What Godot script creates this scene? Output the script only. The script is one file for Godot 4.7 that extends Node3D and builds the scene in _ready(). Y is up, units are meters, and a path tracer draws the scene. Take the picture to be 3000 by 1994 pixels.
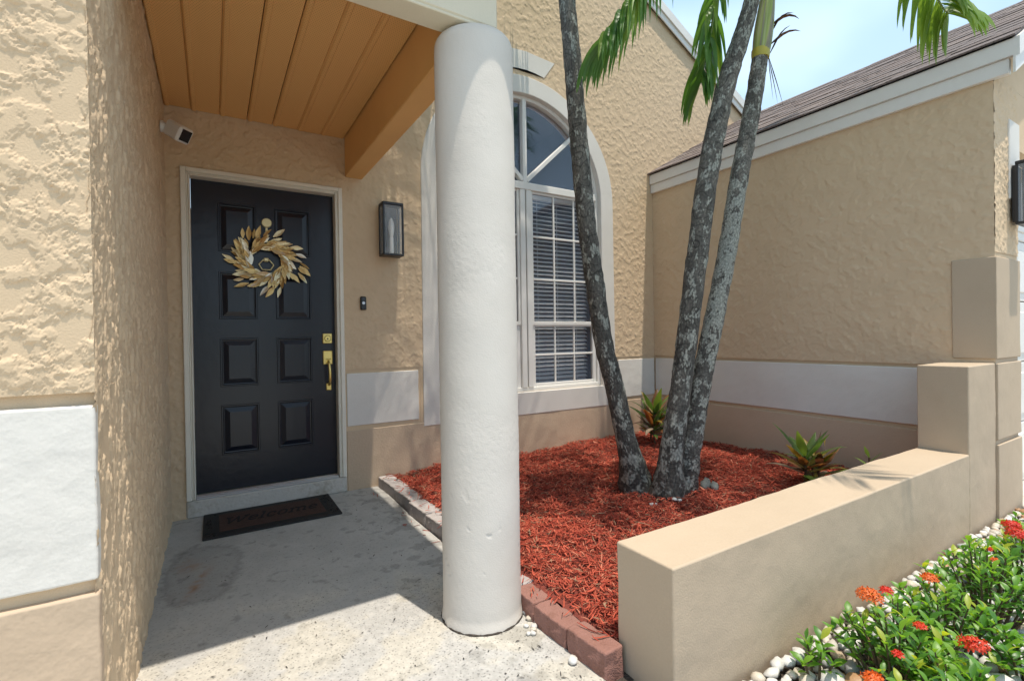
extends Node3D

# ---------------------------------------------------------------- sizes read off the place (metres)
const ZD := -3.81      # face of the entry and gable wall
const ZSL := -3.87     # face of the front door
const XL := -0.246     # face of the porch side wall
const ZL := -1.496     # face of the street wall beside the porch
const XR := 4.19       # face of the garage side wall
const ZF := -1.028     # face of the garage front and of the garden wall
const YC := 2.657      # porch ceiling
const YB := 2.373      # underside of the porch beams
const XE := 4.145      # eave of the garage roof
const YE := 2.909
const PITCH := 0.575
const XRIDGE := 5.72

class MB:
	var v := PackedVector3Array()
	var n := PackedVector3Array()
	var uv := PackedVector2Array()
	var c := PackedColorArray()
	var ix := PackedInt32Array()
	func tri(a: Vector3, b: Vector3, d: Vector3, nn: Vector3) -> void:
		var k := v.size()
		v.append(a)
		if (b - a).cross(d - a).dot(nn) > 0.0:
			v.append(d); v.append(b)
		else:
			v.append(b); v.append(d)
		n.append(nn); n.append(nn); n.append(nn)
		ix.append(k); ix.append(k + 1); ix.append(k + 2)
	func quad(a: Vector3, b: Vector3, d: Vector3, e: Vector3, nn: Vector3) -> void:
		tri(a, b, d, nn)
		tri(a, d, e, nn)
	func face(pts: Array, nn: Vector3) -> void:
		for i in range(1, pts.size() - 1):
			tri(pts[0], pts[i], pts[i + 1], nn)
	func autoquad(a: Vector3, b: Vector3, d: Vector3, e: Vector3, away: Vector3) -> void:
		var nn := (b - a).cross(d - a)
		if nn.length_squared() < 1e-16:
			nn = (d - a).cross(e - a)
		if nn.length_squared() < 1e-16:
			return
		nn = nn.normalized()
		if nn.dot(away) < 0.0:
			nn = -nn
		quad(a, b, d, e, nn)
	# a box from lo to hi with chamfered edges, turned by t
	func box(lo: Vector3, hi: Vector3, bev := 0.0, t := Transform3D()) -> void:
		var m := (lo + hi) * 0.5
		var h := (hi - lo) * 0.5
		bev = minf(bev, minf(h.x, minf(h.y, h.z)) * 0.9)
		var ax := [Vector3.RIGHT, Vector3.UP, Vector3.BACK]
		for i in 3:
			var j := (i + 1) % 3
			var k := (i + 2) % 3
			for s in [-1.0, 1.0]:
				var o: Vector3 = m + ax[i] * h[i] * s
				var a: Vector3 = ax[j] * (h[j] - bev)
				var b: Vector3 = ax[k] * (h[k] - bev)
				quad(t * (o - a - b), t * (o + a - b), t * (o + a + b), t * (o - a + b), t.basis * (ax[i] * s))
			if bev <= 0.0:
				continue
			for s in [-1.0, 1.0]:
				for r in [-1.0, 1.0]:
					var l: Vector3 = ax[k] * (h[k] - bev)
					var p: Vector3 = m + ax[i] * h[i] * s + ax[j] * (h[j] - bev) * r
					var q: Vector3 = m + ax[i] * (h[i] - bev) * s + ax[j] * h[j] * r
					quad(t * (p - l), t * (p + l), t * (q + l), t * (q - l), t.basis * (ax[i] * s + ax[j] * r).normalized())
		if bev > 0.0:
			for sx in [-1.0, 1.0]:
				for sy in [-1.0, 1.0]:
					for sz in [-1.0, 1.0]:
						var g := Vector3(sx, sy, sz)
						var e := h - Vector3.ONE * bev
						tri(t * (m + g * Vector3(h.x, e.y, e.z)), t * (m + g * Vector3(e.x, h.y, e.z)), t * (m + g * Vector3(e.x, e.y, h.z)), t.basis * (g.normalized()))
	# a tube through points with radii; smooth, capped
	func tube(pts: Array, radii: Array, sides := 8, cap := true, vscale := 1.0) -> void:
		var t0: Vector3 = (pts[1] - pts[0]).normalized()
		var nx := t0.cross(Vector3.UP)
		if nx.length() < 0.1:
			nx = t0.cross(Vector3.RIGHT)
		nx = nx.normalized()
		var base := v.size()
		var run := 0.0
		for i in pts.size():
			var tg: Vector3 = (pts[mini(i + 1, pts.size() - 1)] - pts[maxi(i - 1, 0)]).normalized()
			nx = (nx - tg * nx.dot(tg)).normalized()
			var ny := tg.cross(nx)
			if i > 0:
				run += (pts[i] - pts[i - 1]).length()
			for k in sides + 1:
				var a := TAU * k / sides
				var dd := nx * cos(a) + ny * sin(a)
				v.append(pts[i] + dd * radii[i])
				n.append(dd)
				uv.append(Vector2(float(k) / sides, run * vscale))
		for i in pts.size() - 1:
			for k in sides:
				var a := base + i * (sides + 1) + k
				var b := a + sides + 1
				wind(a, a + 1, b + 1)
				wind(a, b + 1, b)
		if cap:
			for e in 2:
				var at: int = 0 if e == 0 else pts.size() - 1
				var nn: Vector3 = -t0 if e == 0 else (pts[-1] - pts[-2]).normalized()
				for k in range(1, sides - 1):
					var s := base + at * (sides + 1)
					tri(v[s], v[s + k], v[s + k + 1], nn)
					for q in 3:
						uv.append(Vector2.ZERO)
	func wind(a: int, b: int, d: int) -> void:
		var nn := n[a] + n[b] + n[d]
		ix.append(a)
		if (v[b] - v[a]).cross(v[d] - v[a]).dot(nn) > 0.0:
			ix.append(d); ix.append(b)
		else:
			ix.append(b); ix.append(d)
	# a strap-shaped leaf that starts at p along dir, bends down by droop and is folded along its middle
	func strap(p: Vector3, dir: Vector3, side: Vector3, length: float, width: float, segs: int, droop: float, fold: float, widest := 0.35, col = null) -> void:
		var base := v.size()
		var d := dir.normalized()
		var st := length / segs
		side = (side - d * side.dot(d)).normalized()
		for i in segs + 1:
			var t := float(i) / segs
			var w := width * 0.5 * (pow(t / widest, 0.6) if t < widest else pow(maxf(0.0, (1.0 - t) / (1.0 - widest)), 0.75))
			if i == 0:
				w = width * 0.12
			var up := side.cross(d).normalized()
			for s in [-1.0, 0.0, 1.0]:
				v.append(p + side * w * s + up * w * fold * absf(s))
				n.append((up - side * s * fold).normalized())
				uv.append(Vector2(s * 0.5 + 0.5, t))
				if col != null:
					c.append(col)
			p += d * st
			d = (d + Vector3.DOWN * droop * st / length * (0.4 + t * 1.4)).normalized()
			side = (side - d * side.dot(d)).normalized()
		for i in segs:
			for k in 2:
				var a := base + i * 3 + k
				wind(a, a + 1, a + 4)
				wind(a, a + 4, a + 3)
	func mesh() -> ArrayMesh:
		var m := ArrayMesh.new()
		var arr := []
		arr.resize(Mesh.ARRAY_MAX)
		arr[Mesh.ARRAY_VERTEX] = v
		arr[Mesh.ARRAY_NORMAL] = n
		if uv.size() == v.size():
			arr[Mesh.ARRAY_TEX_UV] = uv
		if c.size() == v.size():
			arr[Mesh.ARRAY_COLOR] = c
		arr[Mesh.ARRAY_INDEX] = ix
		m.add_surface_from_arrays(Mesh.PRIMITIVE_TRIANGLES, arr)
		return m

var rng := RandomNumberGenerator.new()
var M := {}
var SH := PackedFloat32Array()   # stucco relief, one tile
const SN := 768
const STILE := 1.55

# ---------------------------------------------------------------- nodes
func numbered(parent: Node, called: String) -> String:
	if not parent.has_node(called):
		return called
	var k := 1
	while parent.has_node("%s_%03d" % [called, k]):
		k += 1
	return "%s_%03d" % [called, k]

var counts := {}
func next_name(called: String) -> String:
	var k: int = counts.get(called, 0)
	counts[called] = k + 1
	return called if k == 0 else "%s_%03d" % [called, k]

func tag(o: Node, label: String, category: String, group := "", kind := "") -> void:
	if label: o.set_meta("label", label)
	if category: o.set_meta("category", category)
	if group: o.set_meta("group", group)
	if kind: o.set_meta("kind", kind)

func thing(called: String, label: String, category: String, at := Vector3.ZERO, group := "") -> Node3D:
	var o := Node3D.new()
	o.name = next_name(called)
	o.position = at
	add_child(o)
	tag(o, label, category, group)
	return o

func part(mb, called: String, m: Material, parent: Node) -> MeshInstance3D:
	var o := MeshInstance3D.new()
	o.name = called
	o.mesh = mb.mesh() if mb is MB else mb
	o.material_override = m
	parent.add_child(o, true)
	if parent is Node3D and parent != self and mb is MB:
		var off := Vector3.ZERO
		var q: Node = parent
		while q != self:
			off += q.position
			q = q.get_parent()
		o.position = -off      # shapes are written in place
	return o

func top(mb, called: String, m: Material, label: String, category: String, group := "", kind := "") -> MeshInstance3D:
	var o := MeshInstance3D.new()
	o.name = next_name(called)
	o.mesh = mb.mesh() if mb is MB else mb
	o.material_override = m
	add_child(o)
	tag(o, label, category, group, kind)
	return o

# ---------------------------------------------------------------- textures and materials
func lin(r: float, g: float, b: float) -> Color:
	return Color(r, g, b).linear_to_srgb()

func noise(sd: int, freq: float, oct := 4, kind := FastNoiseLite.TYPE_SIMPLEX_SMOOTH, warp := 0.0) -> FastNoiseLite:
	var f := FastNoiseLite.new()
	f.seed = sd
	f.noise_type = kind
	f.frequency = freq
	f.fractal_octaves = oct
	f.fractal_type = FastNoiseLite.FRACTAL_FBM if oct > 1 else FastNoiseLite.FRACTAL_NONE
	if warp > 0.0:
		f.domain_warp_enabled = true
		f.domain_warp_amplitude = warp
		f.domain_warp_frequency = freq * 1.7
	return f

func grey_tex(f: FastNoiseLite, size: int) -> ImageTexture:
	return ImageTexture.create_from_image(f.get_seamless_image(size, size))

# a colour texture that runs through stops of a gradient over a noise
func ramp_tex(f: FastNoiseLite, size: int, stops: Array, f2: FastNoiseLite = null, mixed := 0.0) -> ImageTexture:
	var g := Gradient.new()
	g.offsets = PackedFloat32Array(stops.map(func(s): return s[0]))
	g.colors = PackedColorArray(stops.map(func(s): return s[1]))
	var lut := PackedByteArray()
	for i in 256:
		var q := g.sample(i / 255.0)
		lut.append(int(q.r * 255)); lut.append(int(q.g * 255)); lut.append(int(q.b * 255))
	var a := f.get_seamless_image(size, size).get_data()
	var b := f2.get_seamless_image(size, size).get_data() if f2 else a
	var out := PackedByteArray()
	out.resize(size * size * 3)
	for i in size * size:
		var k := clampi(int(a[i] * (1.0 - mixed) + b[i] * mixed), 0, 255) * 3
		out[i * 3] = lut[k]; out[i * 3 + 1] = lut[k + 1]; out[i * 3 + 2] = lut[k + 2]
	return ImageTexture.create_from_image(Image.create_from_data(size, size, false, Image.FORMAT_RGB8, out))

func mat(col: Color, rough := 0.8, o := {}) -> StandardMaterial3D:
	var m := StandardMaterial3D.new()
	m.albedo_color = col
	m.roughness = rough
	m.metallic = o.get("metal", 0.0)
	m.metallic_specular = o.get("spec", 0.5)
	if o.has("tex"):
		m.albedo_texture = o.tex
	if o.has("bump"):
		m.heightmap_enabled = true
		m.heightmap_texture = o.bump
		m.heightmap_scale = o.get("depth", 0.2)
	if o.has("tri"):
		m.uv1_triplanar = true
		m.uv1_world_triplanar = true
		m.uv1_scale = Vector3.ONE * o.tri
	if o.has("back"):
		m.backlight_enabled = true
		m.backlight = o.back
	if o.get("vcol", false):
		m.vertex_color_use_as_albedo = true
	if o.has("coat"):
		m.clearcoat_enabled = true
		m.clearcoat = o.coat
		m.clearcoat_roughness = 0.15
	m.cull_mode = BaseMaterial3D.CULL_DISABLED
	return m

func make_materials() -> void:
	var grain := grey_tex(noise(3, 0.11, 4), 512)
	var lumps := grey_tex(noise(5, 0.012, 4), 512)
	var mottle := ramp_tex(noise(8, 0.008, 5), 512, [[0.0, Color(0.86, 0.85, 0.83)], [0.45, Color(0.95, 0.945, 0.94)], [0.6, Color(0.98, 0.98, 0.975)], [1.0, Color(1, 1, 1)]], noise(9, 0.09, 3), 0.35)
	var grime := ramp_tex(noise(18, 0.006, 6), 512, [[0.0, Color(0.74, 0.71, 0.66)], [0.3, Color(0.9, 0.885, 0.86)], [0.5, Color(0.97, 0.965, 0.96)], [1.0, Color(1, 1, 1)]], noise(19, 0.06, 4), 0.45)
	var soft := ramp_tex(noise(28, 0.004, 3), 512, [[0.0, Color(0.955, 0.95, 0.945)], [0.5, Color(0.985, 0.983, 0.98)], [1.0, Color(1, 1, 1)]], noise(29, 0.2, 2), 0.5)
	var fine_grain := grey_tex(noise(41, 0.12, 4), 1024)
	M.tan = mat(lin(0.65, 0.495, 0.33), 0.78, {"tex": soft, "bump": grain, "depth": 0.05, "tri": 2.6, "spec": 0.4})
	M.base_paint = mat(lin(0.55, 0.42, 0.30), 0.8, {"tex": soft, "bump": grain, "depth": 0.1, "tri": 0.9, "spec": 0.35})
	M.garden = mat(lin(0.505, 0.40, 0.29), 0.8, {"tex": soft, "bump": fine_grain, "depth": 0.06, "tri": 0.9, "spec": 0.35})
	M.white = mat(lin(0.715, 0.685, 0.635), 0.6, {"tex": soft, "bump": grain, "depth": 0.05, "tri": 1.3, "spec": 0.4})
	M.white_paint = mat(lin(0.78, 0.76, 0.72), 0.45, {"tex": soft, "tri": 2.1})
	M.frame_white = mat(lin(0.80, 0.76, 0.66), 0.45, {"tex": soft, "tri": 1.7})
	M.column = mat(lin(0.67, 0.63, 0.575), 0.7, {"tex": soft, "bump": grain, "depth": 0.06, "tri": 2.2, "spec": 0.4})
	M.cream = mat(lin(0.70, 0.64, 0.50), 0.6, {"tex": soft, "bump": grain, "depth": 0.05, "tri": 1.0})
	M.beam = mat(lin(0.82, 0.49, 0.19), 0.75, {"tex": soft, "bump": grain, "depth": 0.06, "tri": 1.2})
	var dots := Image.create(128, 128, false, Image.FORMAT_RGB8)
	dots.fill(Color(1, 1, 1))
	for i in 8:
		for j in 8:
			var cx := i * 16 + (8 if j % 2 else 0) + 4
			for dx in 5:
				for dy in 4:
					dots.set_pixel((cx + dx) % 128, j * 16 + 5 + dy, Color(0.72, 0.66, 0.58))
	M.soffit = mat(lin(0.82, 0.49, 0.19), 0.55, {"tex": ImageTexture.create_from_image(dots), "tri": 11.0})
	M.gap = mat(lin(0.012, 0.012, 0.014), 0.9)
	M.door = mat(lin(0.007, 0.0092, 0.017), 0.30, {"bump": lumps, "depth": 0.07, "tri": 1.6, "spec": 0.5})
	M.aluminium = mat(lin(0.55, 0.56, 0.58), 0.4, {"metal": 0.8})
	M.brass = mat(lin(0.80, 0.62, 0.22), 0.28, {"metal": 0.85})
	M.brass_pale = mat(lin(0.80, 0.69, 0.38), 0.4, {"metal": 0.45})
	M.black = mat(lin(0.014, 0.014, 0.016), 0.4)
	M.black_gloss = mat(lin(0.01, 0.01, 0.012), 0.12)
	M.white_plastic = mat(lin(0.78, 0.78, 0.77), 0.35)
	M.glass = mat(Color(0.6, 0.75, 0.95, 0.03), 0.01)
	M.glass.transparency = BaseMaterial3D.TRANSPARENCY_ALPHA
	M.lamp_glass = mat(Color(0.86, 0.9, 0.94, 0.22), 0.08)
	M.lamp_glass.transparency = BaseMaterial3D.TRANSPARENCY_ALPHA
	M.bulb = mat(lin(0.75, 0.75, 0.74), 0.2)
	M.blind = mat(lin(0.66, 0.66, 0.66), 0.5)
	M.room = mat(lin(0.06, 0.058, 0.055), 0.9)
	M.roofing = mat(lin(0.10, 0.085, 0.08), 0.9, {"bump": grain, "depth": 0.3, "tri": 2.0})
	M.shingles = []
	for t in [[0.27, 0.22, 0.205], [0.22, 0.18, 0.17], [0.31, 0.26, 0.24], [0.25, 0.215, 0.21]]:
		M.shingles.append(mat(lin(t[0], t[1], t[2]), 0.9, {"tex": ramp_tex(noise(31, 0.15, 3), 128, [[0.0, Color(0.55, 0.53, 0.52)], [0.5, Color(0.85, 0.84, 0.84)], [1.0, Color(1, 1, 1)]]), "bump": grain, "depth": 0.25, "tri": 2.5}) if M.shingles.is_empty() else M.shingles[0].duplicate())
		M.shingles[-1].albedo_color = lin(t[0], t[1], t[2])
	M.paver_red = mat(lin(0.30, 0.15, 0.12), 0.9, {"tex": grime, "bump": grain, "depth": 0.3, "tri": 2.3})
	M.paver_grey = mat(lin(0.44, 0.40, 0.385), 0.9, {"tex": grime, "bump": grain, "depth": 0.3, "tri": 2.3})
	M.mulch_base = mat(lin(0.24, 0.052, 0.034), 0.95, {"tex": grime, "bump": grain, "depth": 0.8, "tri": 2.0})
	M.mulch = mat(Color.WHITE, 0.85, {"vcol": true, "spec": 0.25})
	M.soil = mat(lin(0.06, 0.048, 0.038), 0.95, {"bump": grain, "depth": 0.8, "tri": 2.0})
	M.lawn = mat(lin(0.06, 0.10, 0.03), 0.95, {"tex": mottle, "tri": 0.4})
	M.driveway = mat(lin(0.58, 0.555, 0.51), 0.9, {"tex": grime, "bump": grain, "depth": 0.3, "tri": 0.7})
	M.rubber = mat(lin(0.012, 0.011, 0.011), 0.7, {"bump": grain, "depth": 0.2, "tri": 4.0})
	M.coir = mat(lin(0.085, 0.042, 0.03), 0.95, {"bump": grain, "depth": 0.5, "tri": 6.0, "tex": grime})
	M.ink = mat(lin(0.012, 0.009, 0.008), 0.9)
	M.pebbles = []
	for t in [[0.62, 0.61, 0.585], [0.54, 0.50, 0.44], [0.47, 0.37, 0.26], [0.36, 0.365, 0.38], [0.60, 0.54, 0.45], [0.43, 0.25, 0.13], [0.68, 0.67, 0.65]]:
		M.pebbles.append(mat(lin(t[0], t[1], t[2]), 0.5, {"tex": grime, "tri": 7.0, "bump": grain, "depth": 0.06}))
	M.slate = mat(lin(0.13, 0.14, 0.135), 0.8, {"tex": grime, "tri": 6.0})
	M.litter = mat(lin(0.035, 0.027, 0.02), 0.9)
	# bark: ring scars and lichen
	M.bark = mat(Color.WHITE, 0.9, {"tex": bark_tex(1, 0.55, 0.0), "bump": grain, "depth": 0.6})
	M.bark.uv1_scale = Vector3(1, 1, 1)
	M.bark_mid = mat(Color.WHITE, 0.9, {"tex": bark_tex(2, 0.52, 0.0), "bump": grain, "depth": 0.6})
	M.bark_pale = mat(Color.WHITE, 0.9, {"tex": bark_tex(4, 0.53, 0.17), "bump": grain, "depth": 0.6})
	M.crownshaft = mat(Color.WHITE, 0.42, {"tex": ramp_tex(noise(44, 0.03, 4), 128, [[0.0, Color(0.42, 0.36, 0.30)], [0.3, Color(0.50, 0.50, 0.40)], [0.5, Color(0.52, 0.58, 0.28)], [0.7, Color(0.62, 0.66, 0.42)], [1.0, Color(0.72, 0.70, 0.58)]])})
	M.crownshaft.uv1_scale = Vector3(2, 0.25, 1)
	M.leaf_scar = mat(lin(0.42, 0.36, 0.05), 0.5)
	M.husk = mat(lin(0.16, 0.085, 0.045), 0.85)
	M.frond = mat(lin(0.055, 0.135, 0.02), 0.48, {"back": lin(0.16, 0.34, 0.03)})
	M.frond_young = mat(lin(0.12, 0.21, 0.025), 0.48, {"back": lin(0.30, 0.45, 0.04)})
	M.rachis = mat(lin(0.20, 0.27, 0.07), 0.5)
	M.leaf = []
	for t in [[0.045, 0.13, 0.014], [0.085, 0.20, 0.02], [0.14, 0.27, 0.025], [0.29, 0.34, 0.03]]:
		M.leaf.append(mat(lin(t[0], t[1], t[2]), 0.42, {"back": lin(t[0] * 2.2, t[1] * 2.0, t[2])}))
	M.stem = mat(lin(0.11, 0.075, 0.04), 0.85)
	M.flower = [mat(lin(0.62, 0.045, 0.012), 0.5, {"back": lin(0.5, 0.05, 0.01)}), mat(lin(0.68, 0.13, 0.015), 0.5, {"back": lin(0.5, 0.1, 0.01)}), mat(lin(0.60, 0.03, 0.012), 0.5, {"back": lin(0.45, 0.03, 0.01)})]
	M.cordyline = [mat(lin(0.05, 0.10, 0.022), 0.35, {"back": lin(0.12, 0.22, 0.03)}), mat(lin(0.09, 0.15, 0.03), 0.35, {"back": lin(0.2, 0.3, 0.03)}), mat(lin(0.16, 0.075, 0.025), 0.4, {"back": lin(0.3, 0.1, 0.02)}), mat(lin(0.075, 0.045, 0.025), 0.45, {"back": lin(0.15, 0.05, 0.02)}), mat(lin(0.30, 0.225, 0.15), 0.7, {"back": lin(0.2, 0.15, 0.1)}), mat(lin(0.24, 0.17, 0.03), 0.4, {"back": lin(0.35, 0.2, 0.02)})]
	M.gold = [mat(lin(0.74, 0.54, 0.24), 0.42, {"metal": 0.7, "bump": lumps, "depth": 0.3, "tri": 9.0}), mat(lin(0.82, 0.72, 0.46), 0.38, {"metal": 0.65, "bump": lumps, "depth": 0.3, "tri": 9.0}), mat(lin(0.52, 0.33, 0.12), 0.48, {"metal": 0.7}), mat(lin(0.86, 0.82, 0.68), 0.35, {"metal": 0.6})]

func bark_tex(sd: int, level: float, pale: float) -> ImageTexture:
	var w := 192
	var h := 1024
	var a := noise(sd * 7, 0.030, 5, FastNoiseLite.TYPE_SIMPLEX_SMOOTH, 16.0).get_seamless_image(w, h).get_data()
	var b := noise(sd * 7 + 1, 0.13, 4).get_seamless_image(w, h).get_data()
	var e := noise(sd * 7 + 3, 0.010, 2).get_seamless_image(w, h).get_data()
	var r := noise(sd * 7 + 2, 0.02, 2)
	var out := PackedByteArray()
	out.resize(w * h * 3)
	for y in h:
		var t := float(y) / h     # 0 at the ground
		var p := pale * (smoothstep(0.30, 0.42, t) - smoothstep(0.66, 0.78, t))
		var lev := level - p - 0.06 * (1.0 - smoothstep(0.0, 0.25, t))
		for x in w:
			var i := y * w + x
			var k := a[i] / 255.0 * 0.62 + b[i] / 255.0 * 0.23 + e[i] / 255.0 * 0.15
			var fr := fposmod(t * 62.0 + r.get_noise_2d(x * 0.5, y) * 1.6, 1.0)
			var ringy := smoothstep(0.0, 0.10, fr) * (1.0 - smoothstep(0.9, 1.0, fr))
			var lich := smoothstep(lev, lev + 0.10, k)
			var dark := (0.22 + 0.22 * b[i] / 255.0 + 0.10 * t) * (0.62 + 0.38 * ringy)
			dark *= 1.0 - 0.16 * smoothstep(0.45, 0.6, e[i] / 255.0 + 0.18 * (1.0 - t))
			var g := lerpf(dark, (0.54 + 0.24 * b[i] / 255.0) * (0.85 + 0.15 * ringy), lich * (0.55 + 0.35 * b[i] / 255.0))
			out[i * 3] = int(clampf(g * (1.03 if lich < 0.5 else 0.99), 0, 1) * 255)
			out[i * 3 + 1] = int(clampf(g * 1.0, 0, 1) * 255)
			out[i * 3 + 2] = int(clampf(g * (0.93 if lich < 0.5 else 0.94), 0, 1) * 255)
	return ImageTexture.create_from_image(Image.create_from_data(w, h, false, Image.FORMAT_RGB8, out))

# ---------------------------------------------------------------- stucco relief
func make_stucco() -> void:
	var a := noise(101, 0.018, 6, FastNoiseLite.TYPE_SIMPLEX_SMOOTH, 26.0).get_seamless_image(SN, SN).get_data()
	var b := noise(102, 0.032, 5, FastNoiseLite.TYPE_SIMPLEX_SMOOTH, 18.0).get_seamless_image(SN, SN).get_data()
	var m := noise(103, 0.008, 2).get_seamless_image(SN, SN).get_data()
	var e := noise(104, 0.12, 3).get_seamless_image(SN, SN).get_data()
	SH.resize(SN * SN)
	for i in SN * SN:
		var va := a[i] / 255.0
		var vb := b[i] / 255.0
		var mask := smoothstep(0.43, 0.47, m[i] / 255.0 + (va - 0.5) * 0.25)
		var h := 0.55 * smoothstep(0.520, 0.532, va) + 0.40 * smoothstep(0.640, 0.652, va)
		h += (0.60 * smoothstep(0.575, 0.588, vb) + 0.45 * smoothstep(0.445, 0.453, vb) * (1.0 - smoothstep(0.474, 0.482, vb))) * mask
		SH[i] = h + 0.035 * (e[i] / 255.0 - 0.5)

func relief(u: float, w: float) -> float:
	var x := u / STILE * SN
	var y := w / STILE * SN
	var fx := floori(x)
	var fy := floori(y)
	x -= fx
	y -= fy
	var x0 := posmod(fx, SN)
	var y0 := posmod(fy, SN) * SN
	var x1 := posmod(fx + 1, SN)
	var y1 := posmod(fy + 1, SN) * SN
	return lerpf(lerpf(SH[y0 + x0], SH[y0 + x1], x), lerpf(SH[y1 + x0], SH[y1 + x1], x), y)

# a sheet of stucco from o along du (width w) and dv (height h), raised along nn
func stucco(mb: MB, o: Vector3, du: Vector3, dv: Vector3, nn: Vector3, w: float, h: float, step: float, amp: float, off: Vector2, keep = null, fine := 1.0, fine_v := 0.0) -> void:
	var nu := int(ceil(w / step))
	var nv := int(ceil(h / step))
	var su := w / nu
	var sv := h / nv
	var hh := PackedFloat32Array()
	hh.resize((nu + 1) * (nv + 1))
	for j in nv + 1:
		for i in nu + 1:
			hh[j * (nu + 1) + i] = relief(i * su * fine + off.x, j * sv * (fine_v if fine_v > 0.0 else fine) + off.y) * amp
	var base := mb.v.size()
	for j in nv + 1:
		for i in nu + 1:
			var k := j * (nu + 1) + i
			var q := hh[k]
			var gx := (hh[k + 1] if i < nu else q) - (hh[k - 1] if i > 0 else q)
			var gy := (hh[k + nu + 1] if j < nv else q) - (hh[k - nu - 1] if j > 0 else q)
			mb.v.append(o + du * (i * su) + dv * (j * sv) + nn * q)
			mb.n.append((nn - du * (gx / (2.0 * su)) - dv * (gy / (2.0 * sv))).normalized())
	var flip := du.cross(dv).dot(nn) > 0.0
	for j in nv:
		for i in nu:
			if keep != null and not keep.call((i + 0.5) * su, (j + 0.5) * sv):
				continue
			var a := base + j * (nu + 1) + i
			var b := a + nu + 1
			if flip:
				mb.ix.append_array(PackedInt32Array([a, b + 1, a + 1, a, b, b + 1]))
			else:
				mb.ix.append_array(PackedInt32Array([a, a + 1, b + 1, a, b + 1, b]))

# a hand-plastered block: rounded edges, faces that wander a little
func rough_box(mb: MB, lo: Vector3, hi: Vector3, rad: float, step: float, amp: float, f: FastNoiseLite) -> void:
	var ax := [Vector3.RIGHT, Vector3.UP, Vector3.BACK]
	var ilo := lo + Vector3.ONE * rad
	var ihi := hi - Vector3.ONE * rad
	for i in 3:
		var j := (i + 1) % 3
		var k := (i + 2) % 3
		var nj := maxi(4, int(ceil((hi[j] - lo[j]) / step)))
		var nk := maxi(4, int(ceil((hi[k] - lo[k]) / step)))
		for s in [0, 1]:
			var base := mb.v.size()
			for a in nj + 1:
				for b in nk + 1:
					var p := Vector3.ZERO
					p[i] = hi[i] if s == 1 else lo[i]
					p[j] = lerpf(lo[j], hi[j], float(a) / nj)
					p[k] = lerpf(lo[k], hi[k], float(b) / nk)
					if a == 1: p[j] = lo[j] + rad * 0.5
					if a == nj - 1: p[j] = hi[j] - rad * 0.5
					if b == 1: p[k] = lo[k] + rad * 0.5
					if b == nk - 1: p[k] = hi[k] - rad * 0.5
					if nj > 7:
						if a == 2: p[j] = lo[j] + rad
						if a == nj - 2: p[j] = hi[j] - rad
					if nk > 7:
						if b == 2: p[k] = lo[k] + rad
						if b == nk - 2: p[k] = hi[k] - rad
					var q := p.clamp(ilo, ihi)
					var n := (p - q).normalized()
					var e := 0.004
					var h := f.get_noise_3dv(q)
					var g := Vector3(f.get_noise_3dv(q + Vector3(e, 0, 0)) - h, f.get_noise_3dv(q + Vector3(0, e, 0)) - h, f.get_noise_3dv(q + Vector3(0, 0, e)) - h) * (amp / e)
					mb.v.append(q + n * (rad + h * amp))
					mb.n.append((n - (g - n * g.dot(n))).normalized())
			for a in nj:
				for b in nk:
					var o := base + a * (nk + 1) + b
					mb.wind(o, o + 1, o + nk + 2)
					mb.wind(o, o + nk + 2, o + nk + 1)

func catmull(p: Array, per: int) -> Array:
	var out := []
	for i in p.size() - 1:
		var a: Vector3 = p[maxi(i - 1, 0)]
		var b: Vector3 = p[i]
		var c: Vector3 = p[i + 1]
		var d: Vector3 = p[mini(i + 2, p.size() - 1)]
		for k in per:
			out.append(b.cubic_interpolate(c, a, d, float(k) / per))
	out.append(p[-1])
	return out

func arch(cx: float, cy: float, r: float, half: float, bottom: float, z: float, n := 36) -> Array:
	var out := [Vector3(cx + half, bottom, z)]
	for i in n + 1:
		var a := PI * i / n
		out.append(Vector3(cx + cos(a) * r, cy + sin(a) * r, z))
	out.append(Vector3(cx - half, bottom, z))
	return out

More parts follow.
